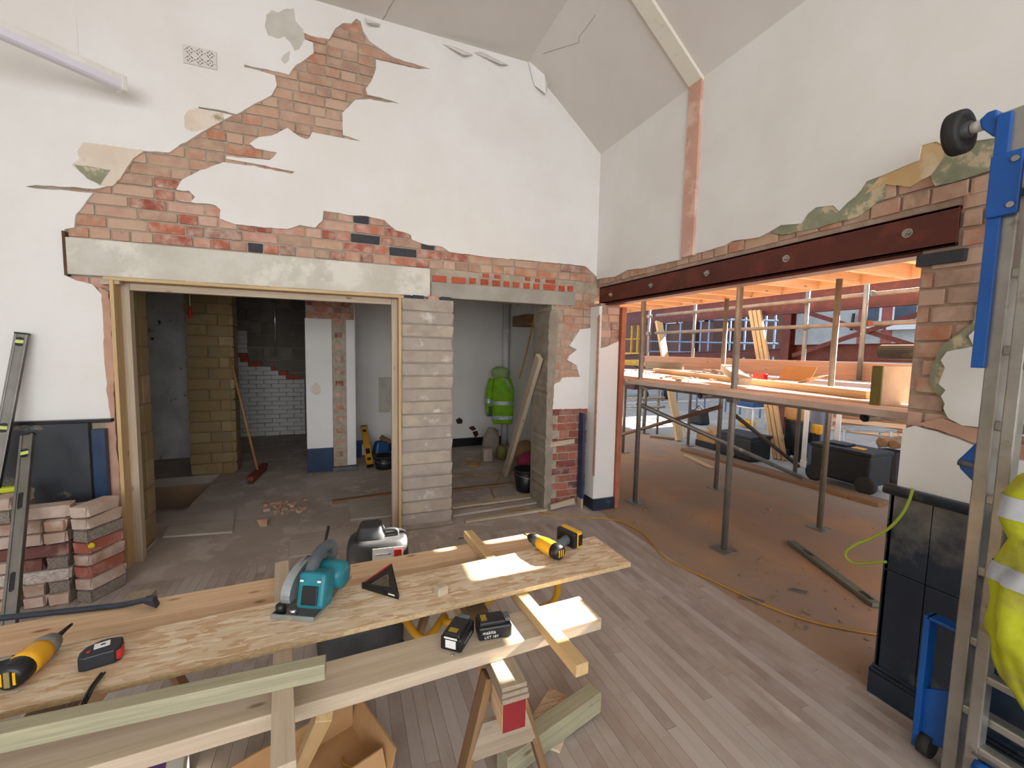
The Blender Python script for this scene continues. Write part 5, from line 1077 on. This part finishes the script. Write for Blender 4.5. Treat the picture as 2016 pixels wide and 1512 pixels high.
spirit_level(T1, best[1], .062, 'long grey spirit level leaning on the white wall', (.42,), (.64, .97))
spirit_level(BY(55, 857, 3.41), FZ(11.6, 1300, .022), .058, 'shorter grey spirit level leaning before the brick stack', (.30, .66), (.90,))
# ================================================================ timber lining of the wide opening
fr_ = thing('door_frame', (-.5, 3.66, 0), 'new pine door frame lining the wide opening', 'door frame')
XL, XR, ZH = -1.435, .432, 1.972
plank('jamb', (XL + .011, 3.665, 0), (XL + .011, 3.665, ZH), .145, .022, PINE, fr_, up=(1, 0, 0)); plank('jamb', (XR - .011, 3.665, 0), (XR - .011, 3.665, ZH), .145, .022, PINE, fr_, up=(1, 0, 0))
plank('head', (XL - .03, 3.665, ZH + .011), (XR + .02, 3.665, ZH + .011), .145, .022, PINE, fr_)
plank('stop', (XL + .045, 3.72, 0), (XL + .045, 3.72, ZH - .002), .06, .047, PINEP, fr_, up=(1, 0, 0)); plank('stop', (XR - .045, 3.72, .0), (XR - .045, 3.72, ZH - .002), .06, .047, PINEP, fr_, up=(1, 0, 0)); plank('stop', (XL + .07, 3.72, ZH - .025), (XR - .07, 3.72, ZH - .025), .06, .048, PINEP, fr_)
plank('packer', (XL - .05, 3.63, ZH - .015), (XL + .05, 3.63, ZH - .005), .05, .03, PINEP, fr_)
for f_ in (.22, .5, .82): plank('wedge', (XL + f_ * 1.85, 3.66, ZH + .024), (XL + f_ * 1.85 + .12, 3.66, ZH + .024), .1, .006, PINEO, fr_)

# ================================================================ batten light and vent
e = V((-1.249, 3.45, 3.150)); ld = V((-.743, -.669, 0))
lt = thing('batten_light', e + ld * .62, 'white fluorescent batten light hung by the gable wall', 'light')
Mx = frame(e + ld * 1.25, e, (0, 0, 1))
_local(MB().box((0, 0, .022), (1.25, .055, .044)), 'body', WHITEP, lt, Mx, .004, {}); _local(MB().prism([(-.036, -.002), (.036, -.002), (.032, -.035), (.018, -.045), (-.018, -.045), (-.032, -.035)], lambda u, v, q: (q, u, v), -.60, .60), 'diffuser', mat('opal_diffuser', 'dcd9e2', rough=.25), lt, Mx, .003, {})
for s in (-1, 1): _local(MB().box((s * .612, 0, -.004), (.028, .078, .088)), 'end_cap', WHITEP, lt, Mx, .006, {})
for s in (-.42, .42):
    p = Mx @ V((s, 0, .04)); pipe('suspension_wire', [p, V((p.x, p.y, 4.10))], .0005, CHROME, lt, 5)
vt = thing('air_vent', V((VC.x, YP, VC.z - .059)), 'white pierced air vent plate high on the gable wall', 'vent')
vh = []      # every opening is cut through the plate into the duct behind
def vrect(cx, cz, a, b, an):
    c_, s_ = math.cos(an), math.sin(an); vh.append([(VC.x + cx + u * c_ - v * s_, VC.z + cz + u * s_ + v * c_) for u, v in ((-a, -b), (a, -b), (a, b), (-a, b))])
for i in range(3):
    for j in range(2):
        ox, oz = (i - 1) * .058, (j - .5) * .054; vrect(ox, oz, .0035, .0035, .785)
        for a in range(4):
            an = math.radians(45 + 90 * a); vrect(ox + math.cos(an) * .0165, oz + math.sin(an) * .0165, .0075, .00275, an + math.pi / 2)
            am = math.radians(90 * a); vrect(ox + math.cos(am) * .025, oz + math.sin(am) * .0235, .003, .0025, 0)
MB().cdt([(VC.x - .096, VC.z - .059), (VC.x + .096, VC.z - .059), (VC.x + .096, VC.z + .059), (VC.x - .096, VC.z + .059)], vh, lambda u, v, q: (u, YP - q, v), .011, -.001).build('plate', mat('vent_white', 'd6cec8', rough=.5), vt)

# ================================================================ beyond the wide opening
h0, h1 = FZ(492, 943, .06), FZ(521, 915, .06); hm = (h0 + h1) / 2; tp = BY(453, 703, 5.93)
t = thing('broom', V((hm.x, hm.y, 0)), 'wide broom with a red head leaning on the block pillar', 'broom')
plank('head', h0, h1, .07, .045, mat('red_broom_wood', '8a3a2c', '7a3024', rough=.7), t)
br = MB(); n2 = (h1 - h0)
for k in range(40):
    q = h0.lerp(h1, (k + .5) / 40)
    for s in (-.02, 0, .02): br.box(q + V((s, 0, -.04)), (.012, .012, .045))
br.build('bristles', mat('brown_bristle', '5d3f2c', rough=.9), t); pipe('handle', [hm + V((0, 0, .01)), tp], .0135, wood('broom_pole', 'b98a5c', 'a97a4c', knots=False), t, 10)
t = thing('pull_cord', BY(375, 578, 5.3) , 'red plastic pull on a cord hanging from the ceiling', 'cord'); q = BY(374, 603, 5.3)
pipe('cord', [q, V((q.x, q.y, 2.42))], .004, WHITEP, t, 6); MB().lathe([(.008, .0), (.018, -.03), (.018, -.11), (.006, -.125)], 12, q).build('red_pull', REDP, t)
q = BY(543, 700, 6.4); MB().tube([q, V((q.x, q.y, 2.42))], .011, 6).build('hanging_chain', CHROME, at=q, label='thin metal chain hanging down before the dark block wall', cat='chain')
rnd = random.Random(14)
rub = []
for k in range(26):
    s_ = rnd.uniform(.018, .04)
    for tr in range(60):
        q = FZ(rnd.gauss(557, 13), rnd.gauss(996, 6))
        if all((q - r0).length > (s_ + r1) * .85 for r0, r1 in rub): break
    rub.append((q, s_))
    b = MB().box((0, 0, 0), (s_ * 1.4, s_, s_ * .7)); b.v = [v + V((rnd.uniform(-.2, .2), rnd.uniform(-.2, .2), rnd.uniform(-.2, .2))) * s_ * .6 for v in b.v]
    b.build('rubble_piece', BRICK_D, None, False, at=Matrix.Translation((q.x, q.y, s_ * .33)) @ rotz(rnd.random() * 3), label='pinkish brick rubble piece on the floor beyond the opening', cat='rubble', group='rubble pieces on the floor')
q = FZ(519, 1034); b = MB().box((0, 0, 0), (.07, .05, .06)); b.v = [v + V((rnd.uniform(-.3, .3), rnd.uniform(-.3, .3), rnd.uniform(-.3, .3))) * .04 for v in b.v]
b.build('rubble_piece', BRICK_D, None, False, at=Matrix.Translation((q.x, q.y, .028)), label='single pale brick lump lying apart from the rubble', cat='rubble')
PLYD = wood('dusty_plywood', 'b0a497', 'a39789', '988b7c', knots=False, rough=.85, dust='bab0a6')
def sheet(px, lb, m=PLYD, th=.012, z=0.0):
    ps = [FZ(x, y, th) for x, y in px]; c = sum(ps, V((0, 0, 0))) / len(ps); return MB().prism([(p.x, p.y) for p in ps], lambda u, v, q: (u, v, q), z, z + th).build('plywood_sheet', m, at=(c.x, c.y, 0), label=lb, cat='board')
sheet([(568, 1096), (572, 1054), (721, 1032), (738, 1074)], 'grey plywood sheet lying in the wide opening')
sheet([(320, 1056), (345, 1012), (462, 1002), (458, 1046)], 'dusty plywood sheet lying near the buff block return', th=.014)
sheet([(684, 985), (775, 972), (775, 1014), (690, 1022)], 'pale plywood sheet at the foot of the right frame jamb', th=.016)
plank('floor_batten', FZ(655, 988, .015), FZ(772, 972, .015), .06, .03, OLDW, label='brown batten edging the plywood sheet inside the opening', cat='timber')
# small tools by the far white wall
T_, B_ = hit(716, 840, 1, 6.48), FZ(729, 917, .028)
t = thing('yellow_level', B_, 'bright yellow spirit level leaning on the far white wall', 'spirit level'); Mx = frame(B_, T_, (0, -1, .2)); L = (T_ - B_).length
_local(MB().box((0, 0, 0), (L, .085, .03)), 'body', YELLOWP, t, Mx, .003, {})
for f_ in (.14, .86): _local(MB().lathe([(.028, -.005), (.028, .018)], 16, ((f_ - .5) * L, 0, 0)), 'vial', BLACKP, t, Mx, 0, {})
_local(MB().box(((.33 - .5) * L, 0, .012), (.11, .055, .012)), 'centre_vial', BLACKP, t, Mx, .004, {})
for s in (-1, 1): _local(MB().box((s * L / 2, 0, 0), (.02, .087, .034)), 'end_cap', BLACKP, t, Mx, 0, {})
def bucket(c, r1, r0, h, lb):
    t = thing('bucket', c, lb, 'bucket'); MB().lathe([(r0 * .98, 0), (r0, .004), (r1, h), (r1 - .008, h), (r0 - .006, .012), (.001, .012)], 26, c, caps=False).build('shell', BLACKP, t); MB().lathe([(r1, h - .02), (r1 + .008, h - .018), (r1 + .008, h - .002), (r1, h)], 26, c, caps=False).build('rim', RUBBER, t)
    pipe('handle', smoothpts([V(c) + V((math.cos(a) * (r1 + .006), -.02 * math.sin(a) - math.sin(a) * (r1 + .004), h - .02 - .05 * math.sin(a))) for a in [math.pi * k / 6 for k in range(7)]], 3), .003, CHROME, t, 6); return t
bucket(FZ(757, 921), .14, .11, .17, 'low black bucket by the far white wall')
bucket(FZ(1035, 965), .145, .105, .25, 'black builder\'s bucket inside the small doorway')
t = thing('blue_tool_bag', FZ(735, 903), 'blue tool bag slumped beside the yellow level', 'bag'); c = FZ(742, 902) + V((.06, .05, 0))
MB().box(c + V((0, 0, .12)), (.26, .2, .24), Matrix.Rotation(.3, 3, 'Z'), taper=.6).build('body', BLUET, t, bevel=.03); MB().box(c + V((.06, 0, .25)), (.16, .06, .07), Matrix.Rotation(.6, 3, 'Y')).build('contents', OLDW, t, bevel=.01)
t = thing('blue_carton', FZ(712, 905), 'small blue and grey carton behind the yellow level', 'box'); c = V((.205, 6.44, 0)); MB().box(c + V((0, 0, .1)), (.16, .14, .2)).build('body', BLUET, t, bevel=.005); MB().box(c + V((.04, -.072, .09)), (.07, .004, .16)).build('grey_panel', PLASTER_G, t)

# ================================================================ inside the small doorway
q = FZ(1002, 886); px_ = V((2.435, 6.49, 1))
t = thing('soil_pipe', V((px_.x, 6.49, 0)), 'grey-white vertical drain pipe in the room corner', 'pipe'); WPIPE = mat('grey_white_pipe', 'd8d8d4', 'ceccc7', rough=.5)
pipe('pipe', [(px_.x, 6.49, 0), (px_.x, 6.49, 2.42)], .055, WPIPE, t, 16); MB().lathe([(.062, 0), (.062, .05)], 16, (px_.x, 6.49, hit(1000, 655, 1, 6.47).z)).build('pipe_clip', WPIPE, t)
def garment(name, o, xdir, prof, lb, m, cat='jacket', seed=1, n=30):
    """cloth shell: prof = (z, half width, half depth, x offset, fold)"""
    t = thing(name, o, lb, cat, rot=basis(o, xdir)); zs = []
    dense = []
    for i in range(len(prof) - 1):
        for k in range(5):
            s = k / 5; dense.append([a + (b - a) * s for a, b in zip(prof[i], prof[i + 1])])
    dense.append(list(prof[-1]))
    def ring(z, hw, hd, ox, fold, extra=0.0):
        r_ = []
        for k in range(n):
            a = 2 * math.pi * k / n; c, s = math.cos(a), math.sin(a)
            f_ = fold * (noise.noise(V((c * 2.2, s * 2.2, z * 5 + seed))) + .5 * noise.noise(V((c * 5, s * 5, z * 9 + seed)))); r_.append(V((ox + (hw + f_ + extra) * c, (hd + f_ + extra) * s, z)))
        return r_
    def at(z):
        for a, b in zip(dense, dense[1:]):
            if (a[0] - z) * (b[0] - z) <= 0:
                s = (z - a[0]) / (b[0] - a[0]) if b[0] != a[0] else 0; return [z] + [p + (q - p) * s for p, q in zip(a[1:], b[1:])]
        return dense[-1]
    MB().loft([ring(*d_) for d_ in dense]).build('shell', m, t, False)
    def band(z0, z1, nm='reflective_band', mm=REFLEX):
        MB().loft([ring(*at(z0 + (z1 - z0) * k / 4), .004) for k in range(5)], caps=False).build(nm, mm, t, False)
    return t, band
jo = hit(1003, 835, 1, 6.28); jo = V((2.28, 6.22, 0))
zf = lambda y: hit(1003, y, 1, 6.22).z
t, band = garment('hi_vis_jacket', jo, (.93, -.36, 0), [(zf(833), .145, .06, .02, .02), (zf(815), .17, .07, .015, .03), (zf(790), .185, .085, .01, .025), (zf(765), .175, .09, .01, .015), (zf(748), .15, .085, .0, .01), (zf(741), .08, .06, -.01, .005)], 'lime green hi-vis jacket with hood hanging in the small doorway', HIVIS_G)
band(zf(796), zf(789)); band(zf(824), zf(817))
MB().loft([[V((math.cos(a) * rr * 1.25 - .03, math.sin(a) * rr * .8, z + .012 * noise.noise(V((math.cos(a) * 3, math.sin(a) * 3, z * 14))))) for a in [2 * math.pi * k / 16 for k in range(16)]] for z, rr in ((zf(745), .07), (zf(738), .105), (zf(730), .11), (zf(725), .09), (zf(722), .04))]).build('hood', mat('pale_green_lining', 'a9bd7c', '98ac6a', rough=.8, scale=20, bump=.4), t, False)
MB().tube([(-.15, .0, zf(746)), (-.19, -.02, zf(770)), (-.20, -.03, zf(795)), (-.185, -.03, zf(818))], [.05, .055, .05, .045], 12).build('sleeve', HIVIS_G, t, False); MB().tube([(-.193, -.026, zf(785)), (-.20, -.03, zf(793))], .0555, 12, caps=False).build('sleeve_band', REFLEX, t, False); MB().box((-.17, -.085, zf(808)), (.05, .006, .16)).build('black_side', BLACKP, t, False, bevel=.02)
for a, b in (((.0, zf(745)), (.075, zf(747))), ((.075, zf(747)), (.155, zf(768)))): plank_ = MB().tube([(a[0], -.098, a[1]), (b[0], -.085, b[1])], .014, 6).build('shoulder_tape', REFLEX, t, False)
MB().box((0, .05, zf(738)), (.015, .14, .015)).build('coat_hook', CHROME, t, False)
ft = FZ(998, 938); plank('leaning_timber', V((1.825, ft.y, .03)), hit(1062, 702, 0, 1.748), .045, .09, PINEP, up=(0, 1, 0), label='pine length leaning on the jamb inside the small doorway', cat='timber')
pipe('rope', smoothpts([V((hit(1058, 585, 1, 4.30).x, 4.30, 2.425)), hit(1055, 602, 1, 4.5), hit(1046, 650, 1, 4.7), hit(1030, 720, 1, 4.9), hit(1022, 745, 1, 5.0)]), .008, YCABLE, None, 8, label='ochre rope hanging slanted from the doorway head', cat='rope')
t = thing('rubble_sacks', FZ(1045, 925), 'pink and white rubble sacks heaped behind the bucket', 'sack'); c = FZ(1045, 925)
for (dx, dy, dz), s_, m, nm in (((-.05, 0, .12), (1.0, .8, .9), mat('pink_sack', 'b03a5e', '9c3152', rough=.7, scale=14, bump=.5), 'pink_sack'), ((.12, .05, .10), (.9, .9, .8), mat('white_sack', 'b9b4ae', 'a39c94', rough=.8, scale=10, bump=.5), 'white_sack'), ((-.02, .2, .2), (1.2, .8, 1.1), mat('tan_sack', '9b7a55', '8a6b49', rough=.85, scale=10), 'tan_sack')):
    b = MB().sphere((0, 0, 0), .14, 14, 9, s_); b.v = [v + v.normalized() * .03 * noise.noise(v * 14) + c + V((dx, dy, dz)) for v in b.v]; b.build(nm, m, t)
t = thing('mixing_gear', FZ(985, 905), 'grey mortar lumps and mixer motor on the floor by the jacket', 'equipment'); c = FZ(985, 905)
b = MB().sphere((0, 0, 0), .15, 12, 8, (.9, .8, 1.5)); b.v = [v + v.normalized() * .04 * noise.noise(v * 11) + c + V((-.05, .25, .2)) for v in b.v]; b.build('mortar_lump', RENDER, t)
MB().lathe([(.03, 0), (.07, .02), (.075, .16), (.05, .2)], 14, c + V((.02, 0, 0))).build('motor', mat('olive_motor', '7d7a45', '6a683c', rough=.6), t); MB().box(c + V((-.2, 0, .09)), (.13, .1, .18)).build('block', BLOCK, t, bevel=.01)
cable([(888, 938), (930, 935), (965, 938), (985, 930), (978, 950), (968, 965), (975, 980)], .008, .006, YCABLE, 'yellow cable lying on the floor inside the small doorway')
cable([(915, 912), (930, 906), (945, 910), (940, 917), (920, 918)], .013, .012, YCABLE, 'coiled brown hose on the floor below the jacket', name='hose')
for i, (a, b, w_, m, lb) in enumerate((((888, 1013), (1068, 985), .1, PLYD, 'grey threshold board across the small doorway'), ((888, 998), (962, 988), .09, PINEP, 'short pine board in the small doorway floor'), ((945, 990), (1058, 975), .12, PINEP, 'longer pine board in the small doorway floor'), ((915, 1027), (1075, 1003), .05, PINEP, 'thin pine strip along the small doorway threshold'), ((888, 965), (1010, 952), .05, OLDW, 'dark floor batten inside the small doorway'))):
    p, q = FZ(*a, .012), FZ(*b, .012); plank('floor_board', p + V((0, 0, .002)), q + V((0, 0, .002)), w_, .022, m, label=lb, cat='board')
MB().box(hit(1043, 632, 0, 2.30), (.3, .5, .14)).build('timber_pad', OLDW, bpy.data.objects['wall_doorway_side'])
brick_field(bpy.data.objects['wall_doorway_side'], 'right', .9, 1.9, 4.3, 4.9, lambda u, v: True, lambda u, v: True, lambda u, v, r_: BM_DUST, face=2.485, depth=.03, seed=81)

# ================================================================ folding tower frame by the right wall
tw = thing('tower_frame', (2.1, .75, 0), 'aluminium and blue folding access tower standing by the right wall', 'access tower')
def rx(x, y, X): return RX(x, y, X)
MB().bx(2.075, 2.135, .735, .775, .0, 2.40).build('stile', ALU, tw, bevel=.004)
MB().bx(2.02, 2.07, .665, .70, .02, 2.22).build('stile', ALU, tw, bevel=.004); MB().bx(2.075, 2.135, .05, .09, .0, 2.40).build('stile', ALU, tw, bevel=.004)
for z in (.30, .56, .82, 1.08, 1.34, 1.60, 1.86, 2.12): MB().bx(2.08, 2.13, .08, .74, z - .016, z + .016).build('rung', ALU, tw, bevel=.006)
for z in (.22, .48, .74, 1.55, 1.95): MB().bx(2.02, 2.065, .08, .67, z - .014, z + .014).build('rung', ALU, tw, bevel=.006)
for y in (.1, .36, .62): MB().lathe([(.011, -.004), (.011, 0)], 10, (2.018, .683, .5 + y * 2.2), 'X').build('rivet', ZINC, tw)
# head wheel and axle
wc = rx(1888, 262, 2.1)
pipe('axle', [(2.1, wc.y + .03, wc.z), (2.1, .05, wc.z + .015)], .014, ALU, tw, 12)
wh = MB().lathe([(.03, -.012), (.05, -.012), (.055, -.022), (.074, -.021), (.0765, -.012), (.0765, .012), (.074, .021), (.055, .022), (.05, .012), (.03, .012)], 28, (2.1, wc.y, wc.z), 'Y').build('wheel', RUBBER, tw); MB().lathe([(.028, -.034), (.028, .034)], 14, (2.1, wc.y, wc.z), 'Y').build('hub', mat('grey_hub', '3a3a3a', rough=.6), wh)
MB().lathe([(.02, -.015), (.02, .025)], 14, (2.1, wc.y - .06, wc.z), 'Y').build('spacer', WHITEP, tw)
MB().prism([(wc.y - .082, wc.z + .026), (wc.y - .105, wc.z + .026), (wc.y - .125, wc.z - .08), (wc.y - .10, wc.z - .06), (wc.y - .07, wc.z - .02), (wc.y - .064, wc.z + .01)], lambda u, v, q: (2.1 + q, u, v), -.03, .03).build('wheel_bracket', BLUEP, tw, bevel=.004)
z1, z2, z3 = rx(1960, 310, 2.07).z, rx(1960, 430, 2.07).z, rx(1945, 725, 2.07).z
yc0, yc1 = rx(1985, 290, 2.06).y, rx(1956, 290, 2.06).y; yp0 = rx(2009, 370, 2.045).y
MB().bx(2.06, 2.075, yc0, yc1, z3, wc.z + .0).build('blue_channel', BLUEP, tw, bevel=.003); pl_ = MB().bx(2.045, 2.06, yp0, yc1, z2, z1).build('blue_plate', BLUEP, tw, bevel=.006)
for z in (z1 - .03, z2 + .03): MB().lathe([(.010, -.006), (.010, 0)], 8, (2.045, yp0 + .018, z), 'X').build('bolt', ZINC, pl_)
# hinge brackets lower down
a = rx(1893, 905, 2.12)
MB().prism([(a.y, a.z), (a.y - .015, a.z + .025), (.775, a.z + .085), (.775, a.z - .07), (a.y - .01, a.z - .03)], lambda u, v, q: (2.12 + q, u, v), -.03, .03).build('blue_bracket', BLUEP, tw, bevel=.004); pipe('bracket_tube', [(2.09, a.y - .005, a.z - .005), (2.09, .75, a.z - .012)], .012, GRIP, tw, 10)
zt, zb = rx(1838, 1212, 2.13).z, .02; yb = rx(1832, 1212, 2.13).y
MB().bx(2.10, 2.16, yb - .012, yb + .008, zb, zt).build('blue_upright', BLUEP, tw, bevel=.003); MB().bx(2.10, 2.16, .775, yb, zt - .012, zt).build('blue_arm', BLUEP, tw, bevel=.003); MB().prism([(yb, zb + .03), (yb, zb + .24), (.775, zb + .30), (.775, zb + .06)], lambda u, v, q: (2.125 + q, u, v), -.005, .005).build('blue_web', BLUEP, tw)
MB().lathe([(.045, -.018), (.045, .018)], 18, (2.13, yb - .03, .045), 'Y').build('foot_wheel', RUBBER, tw)
for z in (.10, .15, .2): pipe('cross_tube', [(2.03, .68, z), (2.03, .08, z)], .012, CHROME if z > .12 else BLUEP, tw, 10)
MB().lathe([(.026, -.02), (.026, .03)], 14, (2.02, .64, .16), 'Y').build('clamp', BLUEP, tw)
# hi-vis vest hung on it
vo = V((1.93, .545, 0)); zv = lambda y: hit(1995, y, 0, 1.95).z
t, band = garment('hi_vis_vest', vo, (.303, -.953, 0), [(zv(1400), .04, .03, .06, .01), (zv(1330), .085, .042, .03, .022), (zv(1250), .115, .05, .015, .028), (zv(1140), .12, .058, .018, .024), (zv(1085), .11, .056, .024, .022), (zv(1052), .108, .055, .03, .02), (zv(1010), .128, .062, .028, .018), (zv(965), .122, .06, .028, .014), (zv(928), .10, .052, .03, .012), (zv(908), .065, .04, .03, .008), (zv(898), .03, .02, .03, .003)], 'dirty yellow hi-vis vest hanging from the access tower', HIVIS_Y, cat='vest', seed=5)
band(zv(1142), zv(1105)); band(zv(1010), zv(968))
MB().sphere((.02, -.062, zv(1047)), .05, 14, 8, (1.25, .35, .42)).build('arm_opening', BLACKP, t, False)
MB().lathe([(.005, 0), (.005, .003)], 10, (0, -.066, zv(1205))).build('dark_popper', BLACKP, t, False)
